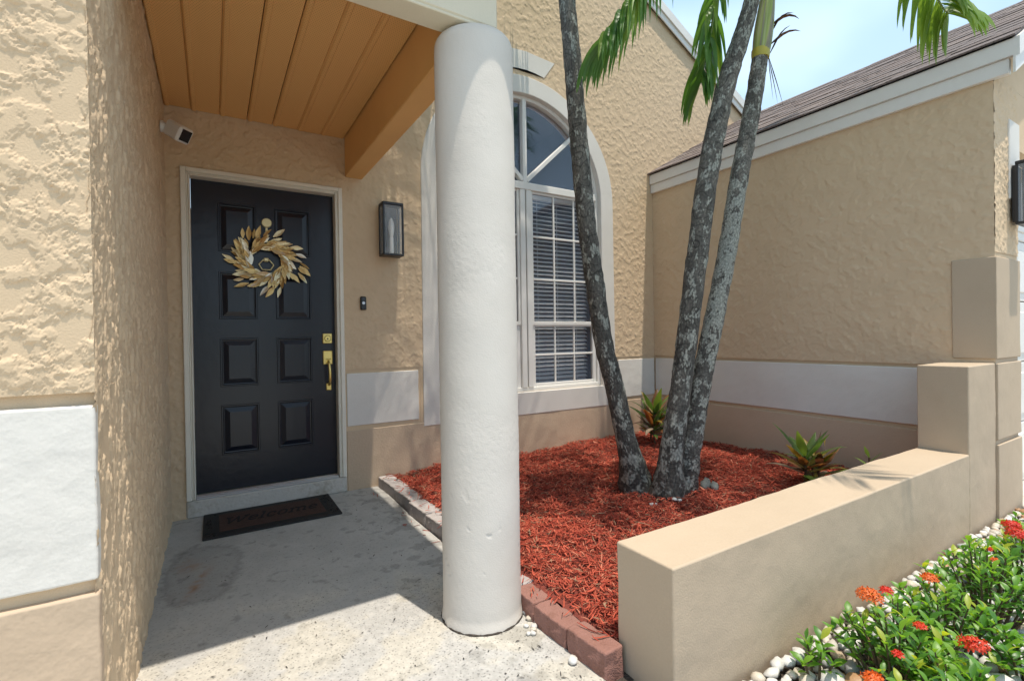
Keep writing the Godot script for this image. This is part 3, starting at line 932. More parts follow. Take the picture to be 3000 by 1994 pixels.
func build_roofs(H: Node3D) -> void:
	# garage roof: deck, fascia and shingle courses
	var R := Node3D.new()
	R.name = "garage_roof"
	H.add_child(R)
	var z0 := ZD
	var z1 := -0.93
	var yr := YE + PITCH * (XRIDGE - XE)
	var nn := Vector3(-PITCH, 1, 0).normalized()
	var d := MB.new()
	var e0 := Vector3(XE, YE - 0.012, 0)
	var r0 := Vector3(XRIDGE, yr - 0.012, 0)
	var o0 := Vector3(XRIDGE * 2 - XE, YE - 0.012, 0)
	for pr in [[e0, r0, nn], [r0, o0, Vector3(PITCH, 1, 0).normalized()]]:
		var a: Vector3 = pr[0]
		var b: Vector3 = pr[1]
		var k: Vector3 = pr[2]
		d.quad(a + Vector3(0, 0, z0), b + Vector3(0, 0, z0), b + Vector3(0, 0, z1), a + Vector3(0, 0, z1), k)
		var u := Vector3(0, -0.1, 0)
		d.quad(a + u + Vector3(0, 0, z0), b + u + Vector3(0, 0, z0), b + u + Vector3(0, 0, z1), a + u + Vector3(0, 0, z1), -k)
		d.quad(a + u + Vector3(0, 0, z1), b + u + Vector3(0, 0, z1), b + Vector3(0, 0, z1), a + Vector3(0, 0, z1), Vector3.BACK)
	part(d, "deck", M.roofing, R)
	# eave fascia: two boards, the upper proud of the lower
	part(bx(XE, XE + 0.03, YE - 0.112, YE - 0.004, ZD + 0.004, z1 + 0.005, 0.004), "fascia", M.white_paint, R)
	part(bx(XE + 0.014, XR + 0.01, YE - 0.205, YE - 0.1125, ZD + 0.004, z1 - 0.02, 0.004), "fascia", M.white_paint, R)
	# rake boards of the front gable
	for s in [[XE, XRIDGE], [XRIDGE * 2 - XE, XRIDGE]]:
		var m := MB.new()
		var a := Vector3(s[0], YE - 0.004, z1)
		var b := Vector3(s[1], yr - 0.004, z1)
		for lay in [[0.0, -0.115, 0.03], [-0.1155, -0.21, 0.012]]:
			var p := [a + Vector3(0, lay[0], 0), b + Vector3(0, lay[0], 0), b + Vector3(0, lay[1], 0), a + Vector3(0, lay[1], 0)]
			var f := Vector3(0, 0, lay[2])
			m.quad(p[0] + f, p[1] + f, p[2] + f, p[3] + f, Vector3.BACK)
			m.quad(p[0], p[1], p[1] + f, p[0] + f, Vector3.UP)
			m.quad(p[3], p[2], p[2] + f, p[3] + f, Vector3.DOWN)
			m.quad(p[0], p[3], p[3] + f, p[0] + f, Vector3.LEFT if s[0] < XRIDGE else Vector3.RIGHT)
		part(m, "rake_board", M.white_paint, R)
	# gable infill of the garage front
	var gi := MB.new()
	gi.tri(Vector3(XR, 2.75, ZF - 0.004), Vector3(XRIDGE, yr - 0.15, ZF - 0.004), Vector3(XRIDGE * 2 - XR, 2.75, ZF - 0.004), Vector3.BACK)
	gi.quad(Vector3(XR, 2.7, ZF - 0.0045), Vector3(XRIDGE * 2 - XR, 2.7, ZF - 0.0045), Vector3(XRIDGE * 2 - XR, 2.75, ZF - 0.0045), Vector3(XR, 2.75, ZF - 0.0045), Vector3.BACK)
	part(gi, "gable_infill", M.tan, R)
	# shingles: strips of three tabs, a few shared shapes
	var shapes := []
	for q in 4:
		var m := MB.new()
		var x := 0.0
		for t in 3:
			var w := 0.333
			var th := 0.011 + rng.randf() * 0.005
			var dr := rng.randf_range(-0.006, 0.004)
			m.box(Vector3(dr, 0.0, x + 0.002), Vector3(0.19, th, x + w - 0.003), 0.0, Transform3D(Basis(Vector3.BACK, -0.03)))
			x += w
		shapes.append(m.mesh())
	var len_slope := Vector2(XRIDGE - XE, yr - YE).length()
	var along := Vector3(XRIDGE - XE, yr - YE, 0).normalized()
	var bs := Basis(along, nn, Vector3.BACK)
	var course := 0
	var sgo := -0.02
	while sgo < len_slope - 0.05:
		var z := ZD - 0.6 + fmod(course * 0.37, 1.0) - 0.4
		while z < z1 + 0.02:
			if z > ZD - 0.95:
				var o := MeshInstance3D.new()
				o.name = "shingle"
				o.mesh = shapes[rng.randi() % 4]
				o.material_override = M.shingles[rng.randi() % 4]
				R.add_child(o, true)
				var zz := minf(z, z1 + 0.02 - 1.0)
				var at := Vector3(XE, YE, 0) + along * sgo + nn * 0.008 + Vector3(0, 0, zz)
				if z >= ZD - 0.05 or true:
					o.transform = Transform3D(bs, at - H.position)
			z += 1.0
		sgo += 0.135
		course += 1
	# main roof behind the gable wall
	var MR := Node3D.new()
	MR.name = "main_roof"
	H.add_child(MR)
	var apex := Vector3(2.536, 5.745, 0)
	for s in [-1.0, 1.0]:
		var m := MB.new()
		var e := Vector3(2.536 + s * 4.4, 5.745 - 2.2, 0)
		var k := Vector3(s * 0.5, 1, 0).normalized()
		var zf := ZD + 0.028
		for lay in [0.0, -0.14]:
			m.quad(apex + Vector3(0, lay, -9.2), e + Vector3(0, lay, -9.2), e + Vector3(0, lay, zf), apex + Vector3(0, lay, zf), k if lay == 0.0 else -k)
		part(m, "roof_plane", M.roofing, MR)
		var fb := MB.new()
		for lay in [[0.012, -0.095, 0.03], [-0.0955, -0.17, 0.012]]:
			var p := [apex + Vector3(0, lay[0], zf), e + Vector3(0, lay[0], zf), e + Vector3(0, lay[1], zf), apex + Vector3(0, lay[1], zf)]
			var f := Vector3(0, 0, lay[2])
			fb.quad(p[0] + f, p[1] + f, p[2] + f, p[3] + f, Vector3.BACK)
			fb.quad(p[0], p[1], p[1] + f, p[0] + f, k)
			fb.quad(p[3], p[2], p[2] + f, p[3] + f, -k)
		part(fb, "rake_board", M.white_paint, MR)

func build_porch(H: Node3D) -> void:
	# soffit panels run from the header to the door wall
	var C := Node3D.new()
	C.name = "porch_ceiling"
	H.add_child(C)
	var xs := [XL + 0.006, -0.095, 0.065, 0.225, 0.385, 0.545, 0.705, 0.868]
	for i in 7:
		var gap := 0.007 if i == 3 else 0.0014
		var m := MB.new()
		m.box(Vector3(xs[i] + gap * 0.5, YC + rng.randf_range(0.0, 0.004), ZD + rng.randf_range(0.004, 0.014)), Vector3(xs[i + 1] - gap * 0.5, YC + 0.02, -1.822), 0.004)
		# the raised rib along each panel's edge
		m.box(Vector3(xs[i] + gap * 0.5 + 0.004, YC - 0.007, ZD + 0.015), Vector3(xs[i] + gap * 0.5 + 0.030, YC + 0.008, -1.823), 0.005)
		part(m, "soffit_panel", M.soffit, C)
	var lid := MB.new()
	lid.box(Vector3(XL - 0.1, YC + 0.05, ZD - 0.1), Vector3(1.0, YC + 0.08, -1.71))
	part(lid, "ceiling_board", M.gap, C)
	part(bx(0.874, 1.003, YB, YC + 0.3, ZD + 0.004, -1.8205, 0.006), "porch_beam", M.beam, H)
	var hd := part(bx(XL + 0.004, 1.0, YB + 0.012, YC + 0.3, -1.82, -1.704, 0.006), "porch_header", M.cream, H)
	part(bx(XL + 0.005, 1.0, YB, YB + 0.0118, -1.819, -1.706, 0.003), "soffit_strip", M.cream, hd)
	# porch roof with its eave
	var R := Node3D.new()
	R.name = "porch_roof"
	H.add_child(R)
	part(bx(XL - 0.1, 1.19, 2.80, 2.96, -1.54, -1.515, 0.004), "fascia", M.white_paint, R)
	part(bx(1.165, 1.19, 2.80, 2.96, ZD + 0.02, -1.54, 0.004), "fascia", M.white_paint, R)
	part(bx(XL - 0.1, 1.165, 2.84, 2.86, ZD + 0.02, -1.54), "soffit", M.beam, R)
	var d := MB.new()
	d.quad(Vector3(XL - 0.2, 2.965, -1.49), Vector3(1.21, 2.965, -1.49), Vector3(1.21, 3.6, ZD + 0.02), Vector3(XL - 0.2, 3.6, ZD + 0.02), Vector3(0, 1, 0.3).normalized())
	d.quad(Vector3(1.19, 2.95, -1.5), Vector3(1.19, 2.95, ZD + 0.02), Vector3(1.19, 3.59, ZD + 0.02), Vector3(1.19, 2.96, -1.5), Vector3.RIGHT)
	part(d, "deck", M.roofing, R)
	# column: round, hand plastered
	var col := MB.new()
	var cx := 0.944
	var cz := -1.81
	var nf := noise(90, 3.2, 4)
	var ng := noise(91, 45.0, 3)
	var nc := noise(92, 9.0, 4)
	var sides := 180
	var rows := 420
	for j in rows + 1:
		var y := -0.02 + (YB + 0.02) * j / rows
		for i in sides + 1:
			var a := TAU * i / sides
			var dd := Vector3(cos(a), 0, sin(a))
			var p := Vector3(cx, y, cz) + dd * 0.162
			var r := 0.162 + 0.0018 * nf.get_noise_3dv(p) + 0.0008 * ng.get_noise_3dv(p) * (0.4 + 0.6 * smoothstep(0.0, 0.4, nf.get_noise_3dv(p * 0.7 + Vector3(9, 0, 0))))
			var top_in := maxf(0.0, y - (YB - 0.05))
			r -= 0.05 - sqrt(maxf(0.0, 0.0025 - top_in * top_in)) if top_in > 0.0 else 0.0
			r -= 0.0026 * smoothstep(0.46, 0.52, nc.get_noise_3dv(p)) * smoothstep(0.7, 0.3, y)
			r += 0.006 * smoothstep(0.05, 0.0, y)
			col.v.append(Vector3(cx, y, cz) + dd * r)
	col.n.resize(col.v.size())
	for j in rows + 1:
		for i in sides + 1:
			var k := j * (sides + 1) + i
			var il := (i - 1 + sides) % sides
			var ir := (i + 1) % sides
			var tx := col.v[j * (sides + 1) + ir] - col.v[j * (sides + 1) + il]
			var ty := col.v[mini(j + 1, rows) * (sides + 1) + i] - col.v[maxi(j - 1, 0) * (sides + 1) + i]
			var nn := ty.cross(tx).normalized()
			var outw := col.v[k] - Vector3(cx, col.v[k].y, cz)
			col.n[k] = nn if nn.dot(outw) > 0 else -nn
	for j in rows:
		for i in sides:
			var a := j * (sides + 1) + i
			col.wind(a, a + 1, a + sides + 2)
			col.wind(a, a + sides + 2, a + sides + 1)
	var pc := part(col, "porch_column", M.column, H)
	var jt := MB.new()
	var jp := []
	for i in 49:
		jp.append(Vector3(cx + cos(TAU * i / 48) * 0.1655, 0.002, cz + sin(TAU * i / 48) * 0.1655))
	jt.tube(jp, range(49).map(func(i): return 0.0055 + 0.003 * sin(i * 2.7) * sin(i * 0.9)), 6, false)
	part(jt, "dirt_joint", M.soil, pc)

func build_door(H: Node3D) -> void:
	# casing in three steps
	var F := Node3D.new()
	F.name = "door_frame"
	H.add_child(F)
	var xa := -0.162
	var xb := 0.847
	var yt := 2.283
	var steps := [[0.0, 0.030, 0.022], [0.030, 0.042, 0.012], [0.042, 0.052, 0.018]]
	for s in steps:
		var m := MB.new()
		m.box(Vector3(xa + s[0], 0.115, ZD - 0.08), Vector3(xa + s[1], yt - s[0], ZD + s[2]), 0.004)
		part(m, "casing", M.frame_white, F)
		m = MB.new()
		m.box(Vector3(xb - s[1], 0.115, ZD - 0.08), Vector3(xb - s[0], yt - s[0], ZD + s[2]), 0.004)
		part(m, "casing", M.frame_white, F)
		m = MB.new()
		m.box(Vector3(xa + s[1], yt - s[1], ZD - 0.08), Vector3(xb - s[1], yt - s[0], ZD + s[2] - 0.0005), 0.004)
		part(m, "casing", M.frame_white, F)
	part(bx(-0.165, 0.85, 0.0, 0.112, ZD - 0.1, ZD + 0.012, 0.008), "sill", M.driveway, F)
	var th := MB.new()
	th.box(Vector3(-0.109, 0.112, ZSL - 0.03), Vector3(0.794, 0.126, ZD + 0.01), 0.003)
	for k in 4:
		th.box(Vector3(-0.108, 0.126, ZSL + 0.008 + k * 0.014), Vector3(0.793, 0.132 , ZSL + 0.016 + k * 0.014), 0.002)
	part(th, "threshold", M.aluminium, F)
	# the leaf: stiles and rails round eight recessed panels
	var D := Node3D.new()
	D.name = "front_door"
	H.add_child(D)
	var X := [-0.108, 0.042, 0.275, 0.392, 0.629, 0.793]
	var Y := [0.135, 0.372, 0.712, 0.838, 1.170, 1.300, 1.624, 1.760, 2.094, 2.229]
	var lf := MB.new()
	for i in 5:
		for j in 9:
			if i % 2 == 1 and j % 2 == 1:
				continue
			lf.quad(Vector3(X[i], Y[j], ZSL), Vector3(X[i + 1], Y[j], ZSL), Vector3(X[i + 1], Y[j + 1], ZSL), Vector3(X[i], Y[j + 1], ZSL), Vector3.BACK)
	lf.box(Vector3(-0.108, 0.135, ZSL - 0.045), Vector3(0.793, 2.229, ZSL - 0.014))
	part(lf, "leaf", M.door, D)
	var prof := [[0.0, 0.0], [0.003, 0.005], [0.010, 0.005], [0.014, -0.009], [0.020, -0.010], [0.050, -0.0005], [0.052, 0.0]]
	for i in [1, 3]:
		for j in [1, 3, 5, 7]:
			var m := MB.new()
			for k in prof.size():
				var a: Array = prof[k]
				var r0 := Rect2(X[i] + a[0], Y[j] + a[0], X[i + 1] - X[i] - 2 * a[0], Y[j + 1] - Y[j] - 2 * a[0])
				var c0 := [r0.position, r0.position + Vector2(r0.size.x, 0), r0.end, r0.position + Vector2(0, r0.size.y)]
				var za: float = ZSL + a[1]
				if k == prof.size() - 1:
					m.quad(Vector3(c0[0].x, c0[0].y, za), Vector3(c0[1].x, c0[1].y, za), Vector3(c0[2].x, c0[2].y, za), Vector3(c0[3].x, c0[3].y, za), Vector3.BACK)
					continue
				var b: Array = prof[k + 1]
				var r1 := Rect2(X[i] + b[0], Y[j] + b[0], X[i + 1] - X[i] - 2 * b[0], Y[j + 1] - Y[j] - 2 * b[0])
				var c1 := [r1.position, r1.position + Vector2(r1.size.x, 0), r1.end, r1.position + Vector2(0, r1.size.y)]
				var zb: float = ZSL + b[1]
				for q in 4:
					var e := (q + 1) % 4
					m.autoquad(Vector3(c0[q].x, c0[q].y, za), Vector3(c0[e].x, c0[e].y, za), Vector3(c1[e].x, c1[e].y, zb), Vector3(c1[q].x, c1[q].y, zb), Vector3.BACK)
			part(m, "panel", M.door, D)
	# deadbolt
	var db := MB.new()
	db.box(Vector3(0.703, 1.120, ZSL), Vector3(0.771, 1.196, ZSL + 0.014), 0.004)
	db.tube([Vector3(0.737, 1.158, ZSL + 0.010), Vector3(0.737, 1.158, ZSL + 0.022), Vector3(0.737, 1.158, ZSL + 0.0225)], [0.024, 0.024, 0.020], 24)
	part(db, "deadbolt", M.brass, D)
	var key := MB.new()
	key.tube([Vector3(0.737, 1.155, ZSL + 0.0215), Vector3(0.737, 1.155, ZSL + 0.0232)], [0.006, 0.006], 10)
	part(key, "keyhole", M.black, D)
	# handle set
	var pl := MB.new()
	pl.box(Vector3(0.703, 0.962, ZSL), Vector3(0.771, 1.066, ZSL + 0.014), 0.004)
	part(pl, "handle_plate", M.brass, D)
	var gr := MB.new()
	gr.tube(catmull([Vector3(0.738, 0.985, ZSL + 0.012), Vector3(0.738, 0.975, ZSL + 0.045), Vector3(0.740, 0.93, ZSL + 0.060), Vector3(0.742, 0.87, ZSL + 0.060), Vector3(0.742, 0.83, ZSL + 0.045), Vector3(0.742, 0.81, ZSL + 0.012)], 5), range(26).map(func(_i): return 0.0105), 8)
	part(gr, "door_handle", M.brass, D)
	part(bx(0.722, 0.760, 0.768, 0.822, ZSL, ZSL + 0.014, 0.004), "handle_plate", M.brass, D)
	var thumb := MB.new()
	thumb.box(Vector3(0.722, 0.998, ZSL + 0.013), Vector3(0.756, 1.006, ZSL + 0.04), 0.003)
	part(thumb, "thumb_latch", M.brass, D)
	# knocker: hexagonal ring on a hinge
	var kn := MB.new()
	var hx := []
	for p in [[-0.018, 0.035], [-0.047, 0.0], [-0.026, -0.036], [0.026, -0.036], [0.047, 0.0], [0.018, 0.035]]:
		hx.append(Vector3(0.333 + p[0], 1.684 + p[1], ZSL + 0.024))
	for i in 5:
		kn.tube([hx[i], hx[i + 1]], [0.0042, 0.0042], 8)
	kn.box(Vector3(0.317, 1.706, ZSL), Vector3(0.349, 1.732, ZSL + 0.03), 0.005)
	kn.box(Vector3(0.322, 1.640, ZSL), Vector3(0.344, 1.654, ZSL + 0.02), 0.004)
	part(kn, "knocker", M.brass_pale, D)

# ---------------------------------------------------------------- garden wall
func build_garden_wall() -> void:
	var W := thing("garden_wall", "low tan plastered wall with stepped end block enclosing the red mulch", "wall", Vector3(2.5, -0.1, -1.15))
	var nf := noise(95, 2.2, 6)
	for p in [["wall_body", 1.201, 3.7255, 0.424], ["step_block", 3.726, XR - 0.007, 0.936]]:
		var m := MB.new()
		rough_box(m, Vector3(p[1], -0.12, -1.276), Vector3(p[2], p[3], ZF), 0.008, 0.011, 0.006, nf)
		part(m, p[0], M.garden, W)

# ---------------------------------------------------------------- edging blocks
func build_edging() -> void:
	# [centre x, z0, z1, weathered grey?]
	var zs := [-3.79, -3.44, -3.09, -2.82, -2.56, -2.29, -2.02, -1.78, -1.625, -1.425, -1.225]
	var ne := noise(98, 14.0, 4)
	for i in zs.size() - 1:
		var grey: bool = zs[i] < -2.0
		var xc: float = 1.133 + 0.008 * sin(i * 2.3) + (0.012 if grey else -0.006)
		var hw := 0.056 if grey else 0.045
		var m := MB.new()
		var zm: float = (zs[i] + zs[i + 1]) * 0.5
		var hl: float = (zs[i + 1] - zs[i]) * 0.5 - 0.004
		rough_box(m, Vector3(-hw, -0.10, -hl), Vector3(hw, 0.086, hl), 0.008, 0.012, 0.006, ne)
		var nth: String = ["first", "second", "third", "fourth", "fifth", "sixth", "seventh"][i if grey else zs.size() - 2 - i]
		var o := top(m, "edging_block", M.paver_grey if grey else M.paver_red, ("weathered grey edging block, %s from the door wall" % nth if grey else "red concrete edging block, %s from the garden wall end" % nth), "paver", "edging blocks along the mulch")
		o.position = Vector3(xc, rng.randf_range(-0.012, 0.004), zm)
		o.rotation = Vector3(rng.randf_range(-0.015, 0.015), rng.randf_range(-0.05, 0.05) + 0.03, rng.randf_range(-0.02, 0.02))

# ---------------------------------------------------------------- mulch
var mulch_n: FastNoiseLite
func mulch_y(x: float, z: float) -> float:
	return 0.078 + 0.035 * mulch_n.get_noise_2d(x * 10.0, z * 10.0) + 0.022 * mulch_n.get_noise_2d(x * 45.0 + 90.0, z * 45.0) + 0.02 * exp(-(pow(x - 2.55, 2.0) + pow(z + 2.25, 2.0)) / 0.15)

func build_mulch() -> void:
	mulch_n = noise(120, 0.12, 2)
	var mb := MB.new()
	var nx := 120
	var nz := 100
	for j in nz + 1:
		for i in nx + 1:
			var x := lerpf(1.16, XR - 0.002, float(i) / nx)
			var z := lerpf(ZD + 0.006, -1.272, float(j) / nz)
			mb.v.append(Vector3(x, mulch_y(x, z) - 0.012, z))
			mb.n.append(Vector3.UP)
	for j in nz:
		for i in nx:
			var a := j * (nx + 1) + i
			mb.wind(a, a + 1, a + nx + 2)
			mb.wind(a, a + nx + 2, a + nx + 1)
	var base := part(mb, "mulch_bed", M.mulch_base, self)
	base.set_meta("kind", "structure")
	# shreds: three bent splinters, many copies
	for q in 3:
		var s := MB.new()
		var pts := []
		var l := 1.0
		for k in 4:
			var t := k / 3.0
			pts.append(Vector3((t - 0.5) * l, 0.10 * sin(t * PI) * (q - 1), 0.08 * sin(t * 5.0 + q)))
		for k in 3:
			var a: Vector3 = pts[k]
			var b: Vector3 = pts[k + 1]
			var wa := 0.07 * (1.0 if k > 0 else 0.35)
			var wb := 0.07 * (1.0 if k < 2 else 0.3)
			var h := 0.032
			s.autoquad(a + Vector3(0, h, -wa), a + Vector3(0, h, wa), b + Vector3(0, h, wb), b + Vector3(0, h, -wb), Vector3.UP)
			s.autoquad(a + Vector3(0, h, wa), b + Vector3(0, h, wb), b + Vector3(0, -h, wb), a + Vector3(0, -h, wa), Vector3.BACK)
			s.autoquad(a + Vector3(0, h, -wa), b + Vector3(0, h, -wb), b + Vector3(0, -h, -wb), a + Vector3(0, -h, -wa), Vector3.FORWARD)
		var mm := MultiMesh.new()
		mm.transform_format = MultiMesh.TRANSFORM_3D
		mm.use_colors = true
		mm.mesh = s.mesh()
		var cnt := 17000
		mm.instance_count = cnt
		for i in cnt:
			var x := rng.randf_range(1.19, XR - 0.01)
			var z := rng.randf_range(ZD + 0.015, -1.285)
			# denser near the camera
			if z < -2.9 and x > 3.0 and rng.randf() < 0.25:
				x = rng.randf_range(1.2, 2.6)
				z = rng.randf_range(-2.6, -1.29)
			var ln := rng.randf_range(0.018, 0.062) * (1.6 if rng.randf() < 0.07 else 1.0)
			var wd := rng.randf_range(0.014, 0.042) * (2.2 if rng.randf() < 0.04 else 1.0)
			var bs := Basis.from_euler(Vector3(rng.randfn(0, 0.25), rng.randf() * TAU, rng.randfn(0, 0.28))) * Basis.from_scale(Vector3(ln, wd * rng.randf_range(0.6, 1.2), wd))
			var my := mulch_y(x, z) + rng.randf_range(-0.006, 0.016)
			if i % 420 == 0:
				x = rng.randf_range(1.10, 1.19)
				my = 0.092
			elif i % 4000 == 7:
				x = rng.randf_range(0.98, 1.07)
				my = 0.004
				bs = Basis(Vector3.UP, rng.randf() * TAU) * Basis.from_scale(Vector3(ln, wd, wd))
			mm.set_instance_transform(i, Transform3D(bs, Vector3(x, my, z)))
			var k := rng.randf()
			var col := Color(0.54, 0.12, 0.07).lerp(Color(0.31, 0.05, 0.033), k)
			if rng.randf() < 0.14:
				col = Color(0.50, 0.19, 0.12)
			if rng.randf() < 0.1:
				col = Color(0.14, 0.03, 0.022)
			if rng.randf() < 0.035:
				col = Color(0.34, 0.22, 0.14)
			mm.set_instance_color(i, col)
		var o := MultiMeshInstance3D.new()
		o.name = next_name("mulch")
		o.multimesh = mm
		o.material_override = M.mulch
		add_child(o)
		tag(o, "shredded red wood mulch filling the bed round the palms", "mulch", "", "stuff")

# ---------------------------------------------------------------- palms
func trunk(mb: MB, pts: Array, rad: Array, sd: int) -> void:
	var pp := catmull(pts, 22)
	var rr := []
	var nn := noise(sd, 3.0, 3)
	for i in pp.size():
		var f := float(i) / 22.0
		var k := mini(int(f), rad.size() - 2)
		var r: float = lerpf(rad[k], rad[k + 1], f - k)
		var y: float = pp[i].y
		var ring_s := fposmod(y * 17.0 + 1.5 * nn.get_noise_1d(y * 10.0), 1.0)
		r *= 1.0 + 0.02 * nn.get_noise_1d(y * 40.0) + 0.03 * smoothstep(0.80, 1.0, ring_s)
		rr.append(r)
	var L := 0.0
	for i in pp.size() - 1:
		L += pp[i].distance_to(pp[i + 1])
	var s := mb.v.size()
	mb.tube(pp, rr, 28, true, 1.0 / L)
	# uneven girth
	var n3 := noise(sd + 3, 9.0, 3)
	for i in range(s, mb.v.size()):
		var lump := n3.get_noise_3dv(mb.v[i]) * 0.006
		if mb.v[i].y < 0.35:
			lump += (0.35 - mb.v[i].y) * 0.14 * (0.45 + 1.2 * n3.get_noise_3dv(mb.v[i] * Vector3(3, 0.4, 3)))
		mb.v[i] += mb.n[i] * lump

# one frond: a rachis and leaflets on both sides; split gives each leaflet a mesh of its own
func frond(P: Node3D, pts: Array, pairs: int, longest: float, split: bool, m: Material, start := 0.12, hang := 1.2) -> void:
	var pp := catmull(pts, 10)
	var n := pp.size()
	var rr := []
	for i in n:
		rr.append(lerpf(0.014, 0.0025, float(i) / (n - 1)))
	var rm := MB.new()
	rm.tube(pp, rr, 6)
	var F := part(rm, "frond", M.rachis, P)
	var all := MB.new()
	for k in pairs:
		var t := lerpf(start, 0.995, float(k) / (pairs - 1))
		var f := t * (n - 1)
		var i := mini(int(f), n - 2)
		var at: Vector3 = pp[i].lerp(pp[i + 1], f - i)
		var tg: Vector3 = (pp[i + 1] - pp[i]).normalized()
		var sd := tg.cross(Vector3.UP)
		if sd.length() < 0.2:
			sd = tg.cross(Vector3(0.4, 0, 1))
		sd = sd.normalized()
		var up := sd.cross(tg)
		for s in [-1.0, 1.0]:
			var ln := longest * (0.55 + 0.45 * sin(PI * clampf(t * 0.95 + 0.02, 0, 1))) * rng.randf_range(0.86, 1.08)
			var dir: Vector3 = tg * (0.55 + 0.35 * t) + sd * s * rng.randf_range(0.75, 1.0) + up * rng.randf_range(-0.05, 0.3)
			var mb := MB.new() if split else all
			mb.strap(at, dir, tg.cross(dir), ln, rng.randf_range(0.032, 0.046), 7, hang * rng.randf_range(0.8, 1.25), 0.35, 0.3)
			if split:
				part(mb, "leaflet", m if rng.randf() < 0.8 else M.frond_young, F)
	if not split:
		var o := part(all, "leaflets", m, F)
		o.set_meta("kind", "stuff")

func build_palms() -> void:
	var T := [
		[[Vector3(2.47, -0.02, -2.405), Vector3(2.455, 0.17, -2.415), Vector3(2.4, 0.469, -2.452), Vector3(2.338, 0.827, -2.493), Vector3(2.291, 1.066, -2.524), Vector3(2.241, 1.513, -2.559), Vector3(2.198, 1.96, -2.59), Vector3(2.162, 2.556, -2.617), Vector3(2.136, 3.062, -2.638), Vector3(2.112, 3.449, -2.656), Vector3(2.09, 3.95, -2.67)], [0.112, 0.090, 0.068, 0.064, 0.063, 0.064, 0.063, 0.061, 0.059, 0.056, 0.052]],
		[[Vector3(2.52, -0.02, -2.20), Vector3(2.528, 0.14, -2.194), Vector3(2.553, 0.409, -2.182), Vector3(2.608, 0.778, -2.152), Vector3(2.642, 1.061, -2.133), Vector3(2.712, 1.628, -2.095), Vector3(2.787, 2.195, -2.055), Vector3(2.894, 2.762, -1.994), Vector3(2.992, 3.101, -1.937), Vector3(3.049, 3.327, -1.904), Vector3(3.13, 3.75, -1.86)], [0.125, 0.092, 0.073, 0.066, 0.066, 0.067, 0.066, 0.061, 0.054, 0.048, 0.044]],
		[[Vector3(2.655, -0.02, -2.21), Vector3(2.672, 0.142, -2.2), Vector3(2.721, 0.389, -2.173), Vector3(2.782, 0.766, -2.138), Vector3(2.837, 1.057, -2.108), Vector3(2.946, 1.637, -2.046), Vector3(3.038, 2.218, -1.995), Vector3(3.121, 2.683, -1.948), Vector3(3.169, 3.005, -1.922)], [0.115, 0.088, 0.073, 0.067, 0.063, 0.060, 0.058, 0.054, 0.049]]]
	var labels := ["palm with dark mottled trunk leaning across the arched window", "palm with grey trunk curving up between its two neighbours", "palm with white lichen patches on its trunk and green crownshaft"]
	var barks := [M.bark, M.bark_mid, M.bark_pale]
	var palms := []
	for i in 3:
		var P := thing("palm_tree", labels[i], "palm", Vector3(T[i][0][0].x, 0, T[i][0][0].z), "palms growing from one clump")
		var mb := MB.new()
		trunk(mb, T[i][0], T[i][1], 130 + i)
		part(mb, "trunk", barks[i], P)
		palms.append(P)
	# crownshafts
	var tops := [Vector3(2.07, 4.5, -2.68), Vector3(3.22, 4.3, -1.82), Vector3(3.245, 3.62, -1.88)]
	var lows := [Vector3(2.09, 3.93, -2.67), Vector3(3.12, 3.73, -1.862), Vector3(3.17, 3.0, -1.922)]
	for i in 3:
		var c := MB.new()
		var pts := []
		var rr := []
		for k in 13:
			var t := k / 12.0
			pts.append(lows[i].lerp(tops[i], t))
			rr.append((0.052 + 0.012 * sin(minf(t * 3.0, 1.0) * PI * 0.5) - 0.045 * t * t) * (1.0 if i == 2 else 0.95))
		c.tube(pts, rr, 20)
		part(c, "crownshaft", M.crownshaft, palms[i])
	var sc := MB.new()
	sc.tube([lows[2] + Vector3(0, -0.012, 0), lows[2] + Vector3(0.002, 0.015, 0), lows[2] + Vector3(0.004, 0.045, 0)], [0.054, 0.0575, 0.0570], 20)
	part(sc, "leaf_scar", M.leaf_scar, palms[2])
	# dry husks on the near crownshaft
	for k in 4:
		var h := MB.new()
		var p: Vector3 = lows[2] + Vector3(0.055, 0.02 + 0.06 * k, 0.03)
		h.strap(p, Vector3(0.25, 1.0 - 0.6 * (k % 2), 0.3), Vector3(1, 0, -1), 0.22, 0.05, 6, 1.6 + 0.4 * k, 0.5)
		part(h, "dry_sheath", M.husk, palms[2])
	for k in 3:
		var h := MB.new()
		h.strap(lows[2] + Vector3(0.058, 0.02, 0.02), Vector3(0.2, -1, 0.1 * k), Vector3(1, 0, -1), 0.30 + 0.04 * k, 0.018, 6, 0.5, 0.3)
		part(h, "dry_sheath", M.husk, palms[2])
	# fronds the photograph shows
	frond(palms[2], [Vector3(3.235, 3.58, -1.885), Vector3(2.95, 3.82, -1.93), Vector3(2.60, 3.70, -2.02), Vector3(2.34, 3.33, -2.11), Vector3(2.19, 3.12, -2.17), Vector3(2.07, 2.96, -2.21)], 58, 0.58, true, M.frond, 0.35, 2.6)
	frond(palms[2], [Vector3(3.235, 3.56, -1.9), Vector3(3.10, 3.72, -2.03), Vector3(2.985, 3.50, -2.10), Vector3(2.93, 3.18, -2.13), Vector3(2.89, 2.98, -2.15), Vector3(2.865, 2.86, -2.16)], 42, 0.44, true, M.frond, 0.30, 2.3)
	frond(palms[1], [Vector3(3.22, 4.25, -1.8), Vector3(3.29, 4.35, -1.45), Vector3(3.33, 3.95, -1.15), Vector3(3.22, 3.40, -1.10), Vector3(3.27, 3.05, -1.06), Vector3(3.33, 2.88, -1.02), Vector3(3.37, 2.83, -1.0)], 36, 0.38, true, M.frond_young, 0.35, 2.3)
